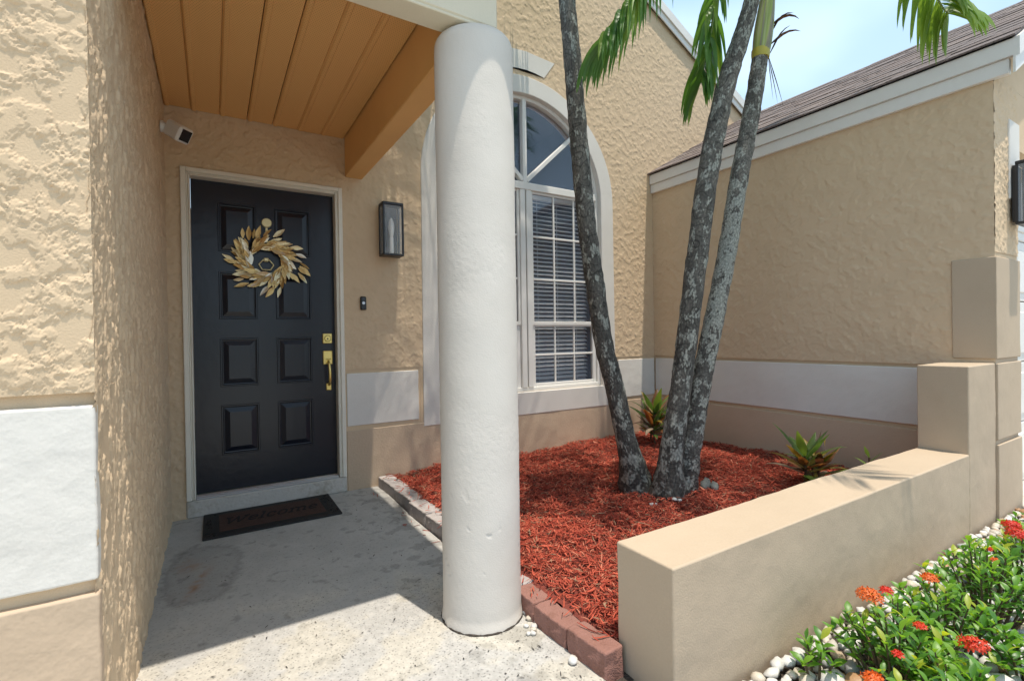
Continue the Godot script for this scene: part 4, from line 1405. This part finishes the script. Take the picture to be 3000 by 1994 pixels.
	# the rest of the crowns, above the picture
	var more := [
		[0, [Vector3(2.07, 4.5, -2.68), Vector3(1.75, 4.95, -2.85), Vector3(1.4, 4.9, -3.0), Vector3(1.1, 4.55, -3.15)]],
		[0, [Vector3(2.07, 4.5, -2.68), Vector3(1.85, 5.0, -2.95), Vector3(1.65, 5.0, -3.25), Vector3(1.5, 4.7, -3.5)]],
		[0, [Vector3(2.07, 4.5, -2.68), Vector3(2.3, 5.05, -2.95), Vector3(2.5, 5.05, -3.2), Vector3(2.65, 4.75, -3.4)]],
		[0, [Vector3(2.07, 4.5, -2.68), Vector3(1.7, 4.95, -2.45), Vector3(1.35, 4.85, -2.25), Vector3(1.05, 4.45, -2.05)]],
		[0, [Vector3(2.07, 4.5, -2.68), Vector3(2.25, 5.0, -2.35), Vector3(2.45, 4.85, -2.05), Vector3(2.6, 4.4, -1.8)]],
		[1, [Vector3(3.22, 4.3, -1.82), Vector3(2.85, 4.75, -1.6), Vector3(2.45, 4.65, -1.4), Vector3(2.1, 4.2, -1.25)]],
		[1, [Vector3(3.22, 4.3, -1.82), Vector3(3.6, 4.75, -1.95), Vector3(4.0, 4.7, -2.1), Vector3(4.3, 4.4, -2.2)]],
		[1, [Vector3(3.22, 4.3, -1.82), Vector3(3.5, 4.75, -2.2), Vector3(3.7, 4.75, -2.5), Vector3(3.85, 4.5, -2.8)]],
		[1, [Vector3(3.22, 4.3, -1.82), Vector3(3.1, 4.8, -1.3), Vector3(3.0, 4.6, -0.7), Vector3(2.95, 4.2, -0.3)]],
		[2, [Vector3(3.245, 3.62, -1.88), Vector3(3.0, 4.2, -1.6), Vector3(2.8, 4.3, -1.35), Vector3(2.6, 4.15, -1.1)]],
		[2, [Vector3(3.245, 3.62, -1.88), Vector3(3.5, 4.25, -1.7), Vector3(3.8, 4.35, -1.5), Vector3(4.1, 4.15, -1.35)]]]
	more += [
		[1, [Vector3(3.22, 4.3, -1.82), Vector3(2.9, 4.85, -1.75), Vector3(2.5, 4.85, -1.7), Vector3(2.15, 4.5, -1.6)]],
		[1, [Vector3(3.22, 4.3, -1.82), Vector3(2.95, 4.8, -1.35), Vector3(2.65, 4.7, -0.95), Vector3(2.4, 4.3, -0.65)]],
		[1, [Vector3(3.22, 4.3, -1.82), Vector3(3.45, 4.85, -1.45), Vector3(3.7, 4.75, -1.1), Vector3(3.9, 4.35, -0.8)]],
		[0, [Vector3(2.07, 4.5, -2.68), Vector3(2.0, 5.0, -2.3), Vector3(1.9, 4.9, -1.9), Vector3(1.8, 4.5, -1.55)]],
		[0, [Vector3(2.07, 4.5, -2.68), Vector3(2.4, 5.05, -2.6), Vector3(2.75, 5.0, -2.5), Vector3(3.05, 4.6, -2.4)]],
		[2, [Vector3(3.245, 3.62, -1.88), Vector3(3.4, 4.2, -1.5), Vector3(3.45, 4.2, -1.1), Vector3(3.45, 3.95, -0.75)]]]
	for q in more:
		frond(palms[q[0]], q[1], 34, 0.56, false, M.frond, 0.2, 0.9)

# ---------------------------------------------------------------- plants in the mulch
func cordyline(at: Vector3, label: String, stems: Array, sd: int) -> void:
	var P := thing("cordyline", label, "plant", at, "leafy plants in the mulch")
	rng.seed = sd
	for s in stems:
		var p0: Vector3 = at + s[0]
		var hgt: float = s[1]
		var lean: Vector3 = s[2]
		var st := MB.new()
		st.tube([p0 - Vector3(0, 0.06, 0), p0 + lean * hgt * 0.5 + Vector3(0, hgt * 0.5, 0), p0 + lean * hgt + Vector3(0, hgt, 0)], [0.009, 0.008, 0.006], 7)
		part(st, "stem", M.stem, P)
		for k in s[3]:
			var t := lerpf(0.35, 1.0, float(k) / (s[3] - 1))
			var b: Vector3 = p0 + lean * hgt * t + Vector3(0, hgt * t, 0)
			var a: float = k * 2.4 + rng.randf_range(-0.3, 0.3)
			var rise := lerpf(0.15, 1.7, pow(t, 2.2))
			var d := Vector3(cos(a), rise, sin(a))
			var m := MB.new()
			m.strap(b, d, Vector3.UP.cross(d), s[4] * rng.randf_range(0.75, 1.15), s[4] * rng.randf_range(0.2, 0.28), 8, rng.randf_range(0.5, 1.3) * (1.5 - t), 0.35, 0.42)
			var dead := t < 0.5 and rng.randf() < 0.45
			part(m, "leaf", M.cordyline[4] if dead else M.cordyline[[0, 0, 1, 2, 3, 5, 1][rng.randi() % 7]], P)

func build_plants() -> void:
	cordyline(Vector3(3.70, 0.10, -3.38), "dark green and bronze cordyline in the corner behind the palms", [[Vector3(0, 0, 0), 0.32, Vector3(-0.1, 0, 0.1), 20, 0.31], [Vector3(0.09, 0, 0.03), 0.26, Vector3(0.15, 0, 0), 16, 0.28], [Vector3(-0.05, 0, 0.06), 0.18, Vector3(-0.2, 0, 0), 12, 0.25], [Vector3(0.02, 0, -0.06), 0.12, Vector3(0, 0, 0), 9, 0.22]], 501)
	cordyline(Vector3(3.44, 0.09, -1.80), "green cordyline with withered pale leaves beside the garden wall", [[Vector3(0, 0, 0), 0.22, Vector3(-0.1, 0, 0.05), 18, 0.27], [Vector3(0.07, 0, 0.04), 0.16, Vector3(0.2, 0, 0), 14, 0.24], [Vector3(-0.03, 0, 0.09), 0.05, Vector3(0, 0, 0), 8, 0.15], [Vector3(0.10, 0, -0.03), 0.13, Vector3(0.3, 0, 0.1), 9, 0.24]], 502)
	cordyline(Vector3(3.93, 0.07, -1.62), "small sprout peeking over the garden wall near the step block", [[Vector3(0, 0, 0), 0.19, Vector3(0, 0, 0), 5, 0.11]], 503)
	rng.seed = 77

# ---------------------------------------------------------------- pebbles
func pebble_mesh(sd: int) -> ArrayMesh:
	var m := MB.new()
	var f := noise(sd, 0.9, 2)
	var rows := 6
	var cols := 9
	for j in rows + 1:
		for i in cols + 1:
			var a := TAU * (i % cols) / cols
			var b := PI * j / rows
			var d := Vector3(sin(b) * cos(a), cos(b), sin(b) * sin(a))
			m.v.append(d * (1.0 + 0.35 * f.get_noise_3dv(d)))
			m.n.append(d)
	for j in rows:
		for i in cols:
			var a := j * (cols + 1) + i
			m.wind(a, a + 1, a + cols + 2)
			m.wind(a, a + cols + 2, a + cols + 1)
	return m.mesh()

func build_pebbles() -> void:
	var shapes := []
	for i in 6:
		shapes.append(pebble_mesh(200 + i))
	# packed over the bed in front of the garden wall, the larger ones towards its end
	var spots := []
	var grid := {}
	var tries := 0
	while tries < 26000 and spots.size() < 1500:
		tries += 1
		var x := rng.randf_range(1.24, 4.6)
		var z := rng.randf_range(-1.0, -0.28)
		var r := rng.randf_range(0.016, 0.028) * (1.45 if x < 1.9 and rng.randf() < 0.6 else 1.0)
		var key := Vector2i(floori(x / 0.085), floori(z / 0.085))
		var ok := z + -r > ZF + -0.0 or z > ZF + r
		ok = z > ZF + r * 1.2
		for dx in [-1, 0, 1]:
			for dz in [-1, 0, 1]:
				for s in grid.get(key + Vector2i(dx, dz), []):
					if Vector2(s.x - x, s.y - z).length() < (s.z + r) * 0.84:
						ok = false
		if not ok:
			continue
		var e := Vector3(x, z, r)
		spots.append(e)
		if not grid.has(key): grid[key] = []
		grid[key].append(e)
	# those that show largest are single things
	spots.sort_custom(func(a, b): return a.z / Vector2(a.x, a.y).length() * (1.0 if a.y > -0.62 or a.x < 1.85 or a.y < -0.93 else 0.55) > b.z / Vector2(b.x, b.y).length() * (1.0 if b.y > -0.62 or b.x < 1.85 or b.y < -0.93 else 0.55))
	var mm_at := []
	var fill := [[1.565, -0.905, 0.042], [1.70, -0.93, 0.05]]
	for i in spots.size():
		var s: Vector3 = spots[i]
		var bs := Basis.from_euler(Vector3(rng.randfn(0, 0.25), rng.randf() * TAU, rng.randfn(0, 0.25))) * Basis.from_scale(Vector3(s.z * rng.randf_range(1.0, 1.35), s.z * rng.randf_range(0.6, 0.85), s.z * rng.randf_range(0.75, 1.0)))
		var t := Transform3D(bs, Vector3(s.x, -0.055 + s.z * 0.5 + rng.randf_range(0.0, 0.012), s.y))
		var kind: int = [0, 0, 6, 1, 4, 2, 3, 0, 6, 5, 4, 6, 0, 4][rng.randi() % 14]
		if i < 290:
			var o := top(shapes[rng.randi() % 6], "pebble", M.pebbles[kind], ["white", "cream", "tan", "grey", "pale cream", "rusty orange", "bright white"][kind] + " river pebble in the bed of stones before the garden wall", "pebble", "river pebbles before the garden wall, " + ["white", "cream", "tan", "grey", "pale cream", "rusty orange", "bright white"][kind])
			o.transform = t
		else:
			mm_at.append([t, kind])
	for kind in 7:
		var here := mm_at.filter(func(q): return q[1] == kind)
		if here.is_empty():
			continue
		var mm := MultiMesh.new()
		mm.transform_format = MultiMesh.TRANSFORM_3D
		mm.mesh = shapes[kind % 6]
		mm.instance_count = here.size()
		for i in here.size():
			mm.set_instance_transform(i, here[i][0])
		var o := MultiMeshInstance3D.new()
		o.name = next_name("pebble_gravel")
		o.multimesh = mm
		o.material_override = M.pebbles[kind]
		add_child(o)
		tag(o, "mixed river gravel lying between and behind the larger pebbles", "gravel", "", "stuff")
	# strays by the column, on the slab and in the mulch
	for s in [[1.035, -1.565, 0.011], [1.05, -1.585, 0.010], [1.062, -1.60, 0.013], [1.02, -1.575, 0.009], [1.075, -1.655, 0.012], [1.088, -1.70, 0.011], [1.07, -1.72, 0.010], [1.04, -1.62, 0.009], [1.09, -1.62, 0.011], [1.06, -1.355, 0.017], [1.17, -1.14, 0.014], [1.155, -1.10, 0.012], [1.165, -1.05, 0.015]]:
		var o := top(shapes[rng.randi() % 6], "stray_pebble", M.pebbles[[0, 6, 4][rng.randi() % 3]], "small white pebble strayed onto the concrete beside the porch column", "pebble", "stray pebbles by the column")
		o.transform = Transform3D(Basis(Vector3.UP, rng.randf() * TAU) * Basis.from_scale(Vector3(s[2] * 1.3, s[2] * 0.75, s[2])), Vector3(s[0], (0.0 if s[0] < 1.095 else -0.02) + s[2] * 0.6, s[1]))
	for s in [[2.44, -2.07, 0.016], [2.465, -2.05, 0.013], [2.305, -2.13, 0.014], [2.33, -2.12, 0.010]]:
		var o := top(shapes[rng.randi() % 6], "white_stone", M.pebbles[6], "white stone half sunk in the mulch at the foot of the palms", "stone", "white stones at the palm foot")
		o.transform = Transform3D(Basis(Vector3.UP, rng.randf() * TAU) * Basis.from_scale(Vector3(s[2] * 1.2, s[2] * 0.7, s[2])), Vector3(s[0], mulch_y(s[0], s[1]) + 0.012, s[1]))
	for s in [[2.86, -2.16, 0.036, 3], [2.90, -2.12, 0.032, 3], [2.915, -2.19, 0.028, 3]]:
		var o := top(shapes[2], "grey_stone", M.slate, "dull grey stone lying on the mulch beside the lichen covered palm", "stone", "grey stones beside the palm")
		o.transform = Transform3D(Basis.from_euler(Vector3(0.4, s[0] * 9.0, 0.5)) * Basis.from_scale(Vector3(s[2] * 1.5, s[2] * 0.75, s[2] * 0.95)), Vector3(s[0], mulch_y(s[0], s[1]) + 0.016, s[1]))
	# leaf litter on the slab
	var lt := MB.new()
	for i in 170:
		var x := rng.randf_range(-0.18, 1.05)
		var z := rng.randf_range(-3.7, -0.9)
		if rng.randf() < 0.45:
			x = rng.randf_range(0.75, 1.06)
		if Vector2(x - 0.944, z + 1.81).length() < 0.17 or (x < 0.74 and z < -3.28):
			continue
		var a := rng.randf() * TAU
		lt.strap(Vector3(x, 0.003, z), Vector3(cos(a), 0.1, sin(a)), Vector3(-sin(a), 0, cos(a)), rng.randf_range(0.008, 0.028), rng.randf_range(0.003, 0.006), 3, 0.1, 0.4)
	top(lt, "leaf_litter", M.litter, "dark bits of twig and leaf scattered on the porch concrete", "litter", "", "stuff")

# ---------------------------------------------------------------- flowering bushes
func bush(at: Vector3, r: float, h: float, leaves: int, label: String, flowers: Array, sd: int) -> void:
	rng.seed = sd
	var P := thing("flowering_bush", label, "bush", at, "low flowering bushes along the garden wall")
	var shapes: Array = M.leaf_shapes
	leaves = int(leaves * 1.45)
	var stems := maxi(6, leaves / 13)
	var used := 0
	var inner := MB.new()
	for s in stems:
		var a := s * 2.39996 + rng.randf_range(-0.3, 0.3)
		var q := sqrt((s + 0.5) / stems)
		var foot := at + Vector3(cos(a), 0, sin(a)) * r * 0.35 * q
		var tip := at + Vector3(cos(a) * r * q, h * (1.0 - 0.42 * q * q) * rng.randf_range(0.82, 1.12), sin(a) * r * q)
		var midp := foot.lerp(tip, 0.55) + Vector3(0, 0.02, 0)
		var st := MB.new()
		st.tube([foot - Vector3(0, 0.02, 0), midp, tip], [0.005, 0.004, 0.002], 5)
		part(st, "stem", M.stem, P)
		var per := leaves / stems
		for k in per:
			var t := lerpf(0.30, 1.0, float(k) / maxf(1, per - 1))
			var b := foot.lerp(midp, t * 2.0) if t < 0.5 else midp.lerp(tip, t * 2.0 - 1.0)
			var la := k * 1.9 + a + rng.randf_range(-0.4, 0.4)
			var rise := lerpf(0.1, 0.9, t) + rng.randf_range(-0.2, 0.2)
			var d := (Vector3(cos(la), rise, sin(la)) + (tip - midp).normalized() * 0.35).normalized()
			if t < 0.62 and k % 2 == 0 and leaves > 200:
				var sw := d.cross(Vector3.UP).normalized()
				inner.strap(b, d, sw, rng.randf_range(0.036, 0.056), 0.021, 5, 0.5, 0.28, 0.5)
				continue
			if used >= 298:
				continue
			var o := MeshInstance3D.new()
			o.name = "leaf"
			o.mesh = shapes[rng.randi() % shapes.size()]
			o.material_override = M.leaf[3] if (t > 0.9 and rng.randf() < 0.22) else M.leaf[[0, 1, 1, 2][rng.randi() % 4]]
			P.add_child(o, true)
			var sd2 := d.cross(Vector3.UP).normalized()
			var z := rng.randf_range(0.036, 0.058)
			o.transform = Transform3D(Basis(sd2, sd2.cross(d), -d) * Basis(Vector3.BACK, rng.randf_range(-0.5, 0.5)) * Basis.from_scale(Vector3.ONE * z), b - at)
			used += 1
	if inner.v.size() > 0:
		part(inner, "inner_foliage", M.leaf[0], P).set_meta("kind", "stuff")
	for f in flowers:
		var c: Vector3 = f[0]
		var m := MB.new()
		var rad: float = f[1] * 0.78
		for k in int(46 * clampf(rad / 0.04, 0.4, 1.4)):
			var a := k * 2.39996
			var e := acos(1.0 - 0.95 * (k + 0.5) / 46.0)
			var d := Vector3(sin(e) * cos(a), cos(e), sin(e) * sin(a))
			var tipp := c + d * rad * rng.randf_range(0.75, 1.1) * Vector3(1.15, 0.8, 1.15)
			var u := d.cross(Vector3(0.3, 1, 0.2)).normalized()
			var w := d.cross(u)
			m.tube([c, tipp], [0.0012, 0.0014], 3, false)
			for g in 4:
				var ang := g * PI / 2 + k
				var pd := u * cos(ang) + w * sin(ang) + d * 0.25
				m.strap(tipp, pd, d.cross(pd), rng.randf_range(0.009, 0.013), 0.0065, 3, 0.3, 0.2, 0.55)
		part(m, "flower_cluster", M.flower[f[2]], P)

func build_bushes() -> void:
	var shapes := []
	for q in 4:
		var m := MB.new()
		m.strap(Vector3.ZERO, Vector3(0, 0, -1), Vector3.RIGHT, 1.0, 0.38 + 0.04 * q, 7, 0.35 + 0.2 * q, 0.28, 0.5)
		shapes.append(m.mesh())
	M.leaf_shapes = shapes
	var y := -0.06
	bush(Vector3(1.755, y, -0.885), 0.07, 0.14, 34, "small leafy sprig growing among pebbles at the foot of the garden wall", [], 601)
	bush(Vector3(1.95, y, -0.73), 0.19, 0.27, 270, "flowering bush topped by a large orange red cluster against the garden wall", [[Vector3(1.93, 0.225, -0.80), 0.046, 1], [Vector3(2.06, 0.205, -0.80), 0.026, 2], [Vector3(1.94, 0.185, -0.66), 0.022, 0], [Vector3(1.80, 0.14, -0.67), 0.018, 2]], 602)
	bush(Vector3(1.85, y, -0.54), 0.19, 0.22, 270, "flowering bush with scarlet cluster reaching over the loose pebbles", [[Vector3(2.0, 0.165, -0.545), 0.045, 0], [Vector3(1.64, 0.12, -0.67), 0.036, 1]], 603)
	bush(Vector3(2.30, y, -0.71), 0.17, 0.26, 240, "flowering bush with one orange cluster among its top leaves", [[Vector3(2.31, 0.20, -0.755), 0.036, 1]], 604)
	bush(Vector3(2.66, y, -0.69), 0.20, 0.31, 280, "tallest green bush in the row, hardly in flower", [[Vector3(2.66, 0.22, -0.66), 0.014, 1], [Vector3(2.86, 0.19, -0.73), 0.018, 0]], 605)
	bush(Vector3(3.04, y, -0.67), 0.19, 0.29, 260, "flowering bush with red clusters below the step block", [[Vector3(3.04, 0.23, -0.68), 0.05, 2], [Vector3(3.14, 0.235, -0.72), 0.044, 2]], 606)
	bush(Vector3(2.34, y, -0.50), 0.13, 0.16, 120, "low sparse bush with bare twigs beside the loose pebbles", [], 607)
	bush(Vector3(3.62, y, -0.76), 0.15, 0.22, 130, "small bush beyond the others near the garage corner", [], 608)
	rng.seed = 99

# ---------------------------------------------------------------- lamps, wreath, mat and small fittings
func wall_lamp(at: Vector3, label: String) -> void:
	# at: middle of the back plate on the wall
	var L := thing("wall_lamp", label, "lamp", at, "black box lamps with ribbed glass")
	var w := 0.082
	var h := 0.205
	var d := 0.135
	var z0 := at.z + 0.003
	var z1 := at.z + d
	var x := at.x
	var y := at.y
	part(bx(x - w * 0.8, x + w * 0.8, y - h * 0.9, y + h * 0.9, z0, z0 + 0.018, 0.003), "back_plate", M.black, L)
	part(bx(x - w, x + w, y + h - 0.022, y + h, z0 + 0.018, z1, 0.004), "cap", M.black, L)
	part(bx(x - w, x + w, y - h, y - h + 0.016, z0 + 0.018, z1, 0.003), "base_frame", M.black, L)
	for sx in [-1.0, 1.0]:
		for zz in [z0 + 0.026, z1 - 0.008]:
			part(bx(x + sx * (w - 0.007) - 0.007, x + sx * (w - 0.007) + 0.007, y - h + 0.016, y + h - 0.022, zz - 0.008, zz + 0.008, 0.002), "post", M.black, L)
	# ribbed panes
	for s in 3:
		var m := MB.new()
		var n := 26
		for k in n:
			var ya := lerpf(y - h + 0.016, y + h - 0.022, float(k) / n)
			var yb := lerpf(y - h + 0.016, y + h - 0.022, float(k + 1) / n)
			var ym := (ya + yb) * 0.5
			var pair := [[ya, ym, 0.0, 0.0025], [ym, yb, 0.0025, 0.0]]
			for q in pair:
				if s == 0:
					m.autoquad(Vector3(x - w + 0.014, q[0], z1 - 0.008 + q[2]), Vector3(x + w - 0.014, q[0], z1 - 0.008 + q[2]), Vector3(x + w - 0.014, q[1], z1 - 0.008 + q[3]), Vector3(x - w + 0.014, q[1], z1 - 0.008 + q[3]), Vector3.BACK)
				else:
					var sg := -1.0 if s == 1 else 1.0
					m.autoquad(Vector3(x + sg * (w - 0.007 + q[2]), q[0], z0 + 0.034), Vector3(x + sg * (w - 0.007 + q[2]), q[0], z1 - 0.016), Vector3(x + sg * (w - 0.007 + q[3]), q[1], z1 - 0.016), Vector3(x + sg * (w - 0.007 + q[3]), q[1], z0 + 0.034), Vector3(sg, 0, 0))
		part(m, "pane", M.lamp_glass, L)
	var bl := MB.new()
	var zc := (z0 + z1) * 0.5 + 0.01
	bl.tube([Vector3(x, y - h + 0.016, zc), Vector3(x, y - 0.06, zc), Vector3(x, y - 0.055, zc)], [0.016, 0.016, 0.012], 12)
	part(bl, "socket", M.white_plastic, L)
	bl = MB.new()
	bl.tube([Vector3(x, y - 0.06, zc), Vector3(x, y - 0.03, zc), Vector3(x, y + 0.02, zc), Vector3(x, y + 0.06, zc), Vector3(x, y + 0.085, zc), Vector3(x, y + 0.095, zc)], [0.013, 0.018, 0.024, 0.02, 0.01, 0.002], 14)
	part(bl, "bulb", M.bulb, L)

func build_fittings() -> void:
	wall_lamp(Vector3(1.20, 1.992, ZD + 0.003), "black box wall lamp with ribbed glass between front door and column")
	wall_lamp(Vector3(4.535, 2.03, ZF + 0.012), "black box wall lamp on the garage front beside the garage door")
	# doorbell
	var B := thing("doorbell", "slim black camera doorbell on the wall beside the front door", "doorbell", Vector3(0.992, 1.42, ZD))
	part(bx(0.970, 1.014, 1.372, 1.475, ZD + 0.001, ZD + 0.024, 0.006), "body", M.black, B)
	var ln := MB.new()
	ln.tube([Vector3(0.992, 1.455, ZD + 0.022), Vector3(0.992, 1.455, ZD + 0.026)], [0.008, 0.008], 14)
	part(ln, "lens", M.black_gloss, B)
	var bt := MB.new()
	bt.tube([Vector3(0.992, 1.425, ZD + 0.022), Vector3(0.992, 1.425, ZD + 0.0265)], [0.012, 0.011], 18)
	part(bt, "button", M.aluminium, B)
	# security camera on the porch side wall
	var cb := Vector3(XL + 0.006, 2.42, -3.53)
	var S := thing("security_camera", "white cube security camera with black front under the porch ceiling", "camera", cb)
	var m := MB.new()
	m.tube([cb, cb + Vector3(0.012, 0, 0), cb + Vector3(0.024, -0.002, 0), cb + Vector3(0.028, -0.003, 0)], [0.034, 0.033, 0.024, 0.01], 20)
	part(m, "mount", M.white_plastic, S)
	m = MB.new()
	m.tube([cb + Vector3(0.02, -0.002, 0), cb + Vector3(0.05, -0.012, 0.012)], [0.012, 0.012], 10)
	part(m, "arm", M.white_plastic, S)
	var look := Vector3(0.62, -0.52, 0.60).normalized()
	var sx := look.cross(Vector3.UP).normalized()
	var tb := Transform3D(Basis(sx, sx.cross(look), -look) * Basis(Vector3.BACK, 0.0), cb + Vector3(0.088, -0.028, 0.03))
	m = MB.new()
	m.box(Vector3(-0.046, -0.046, -0.06), Vector3(0.046, 0.046, 0.06), 0.011, tb)
	part(m, "body", M.white_plastic, S)
	m = MB.new()
	m.box(Vector3(-0.032, -0.034, -0.0625), Vector3(0.032, 0.034, -0.059), 0.003, tb)
	part(m, "face", M.black_gloss, S)
	# wreath hanger
	var HG := thing("wreath_hanger", "round gold hook holding the wreath on the black door", "hook", Vector3(0.341, 1.95, ZSL))
	m = MB.new()
	m.tube([Vector3(0.341, 1.982, ZSL + 0.002), Vector3(0.341, 1.982, ZSL + 0.010), Vector3(0.341, 1.982, ZSL + 0.012)], [0.034, 0.034, 0.030], 28)
	part(m, "disc", M.brass_pale, HG)
	m = MB.new()
	m.box(Vector3(0.333, 1.84, ZSL + 0.0015), Vector3(0.348, 1.955, ZSL + 0.006), 0.001)
	m.box(Vector3(0.333, 1.84, ZSL + 0.006), Vector3(0.348, 1.846, ZSL + 0.04), 0.001)
	part(m, "strap", M.brass_pale, HG)
	# wreath
	rng.seed = 321
	var wc := Vector3(0.330, 1.705, ZSL + 0.03)
	var WR := thing("wreath", "wreath of gold metal leaves hanging on the black front door", "wreath", wc)
	m = MB.new()
	var rp := []
	for i in 33:
		rp.append(wc + Vector3(cos(TAU * i / 32) * 0.118, sin(TAU * i / 32) * 0.118, 0.0))
	m.tube(rp, rp.map(func(_p): return 0.004), 6, false)
	part(m, "ring", M.gold[2], WR)
	for i in 150:
		var a := TAU * i / 150.0 + rng.randf_range(-0.08, 0.08)
		var lay := i % 3
		var outw: float = [0.15, 0.75, 1.25][lay]
		var rad: float = [0.098, 0.118, 0.135][lay] + rng.randf_range(-0.012, 0.012)
		if lay == 2 and rng.randf() < 0.4:
			rad += rng.randf_range(0.03, 0.075)
		var p := wc + Vector3(cos(a) * rad * 1.12, sin(a) * rad * 0.96, [0.012, 0.006, -0.004][lay] + rng.randf_range(0, 0.008))
		var tang := Vector3(sin(a), -cos(a), 0)
		var d := tang * 1.0 + Vector3(cos(a) * 1.25, sin(a) * 0.9, 0) * (outw + rng.randf_range(-0.45, 0.45)) + Vector3(0, 0, rng.randf_range(-0.05, 0.38))
		var lf := MB.new()
		var ln2 := rng.randf_range(0.066, 0.105)
		var sd := d.cross(Vector3.BACK).normalized().rotated(d.normalized(), rng.randf_range(-0.5, 0.5))
		lf.strap(p, d, sd, ln2, ln2 * rng.randf_range(0.32, 0.42), 6, rng.randf_range(-0.1, 0.25), 0.22, 0.45)
		part(lf, "leaf", M.gold[[0, 0, 1, 1, 3, 2, 0][rng.randi() % 7]], WR)
	# door mat
	var DM := thing("door_mat", "black rubber door mat with brown panel reading Welcome", "mat", Vector3(0.32, 0.0, -3.555))
	part(bx(-0.07, 0.71, 0.001, 0.013, -3.79, -3.325, 0.004), "border", M.rubber, DM)
	part(bx(0.015, 0.625, 0.010, 0.0155, -3.725, -3.40, 0.002), "panel", M.coir, DM)
	for k in 40:
		var kx := rng.randf_range(-0.055, 0.0) if k % 2 else rng.randf_range(0.64, 0.695)
		var kz := rng.randf_range(-3.77, -3.345)
		var st := MB.new()
		st.tube([Vector3(kx, 0.010, kz), Vector3(kx, 0.016, kz), Vector3(kx, 0.0175, kz)], [0.007, 0.006, 0.003], 8)
		part(st, "stud", M.rubber, DM)
	var tm := TextMesh.new()
	tm.text = "Welcome"
	var ft := SystemFont.new()
	ft.font_names = PackedStringArray(["Droid Serif"])
	tm.font = ft
	tm.font_size = 64
	tm.pixel_size = 0.0024
	tm.depth = 0.003
	var tx := MeshInstance3D.new()
	tx.name = "lettering"
	tx.mesh = tm
	tx.material_override = M.ink
	DM.add_child(tx)
	tx.transform = Transform3D(Basis(Vector3(0.82, 0, 0), Vector3(0.30, 0, -1.0), Vector3(0, 1, 0)), Vector3(0.0, 0.0165, -0.01))
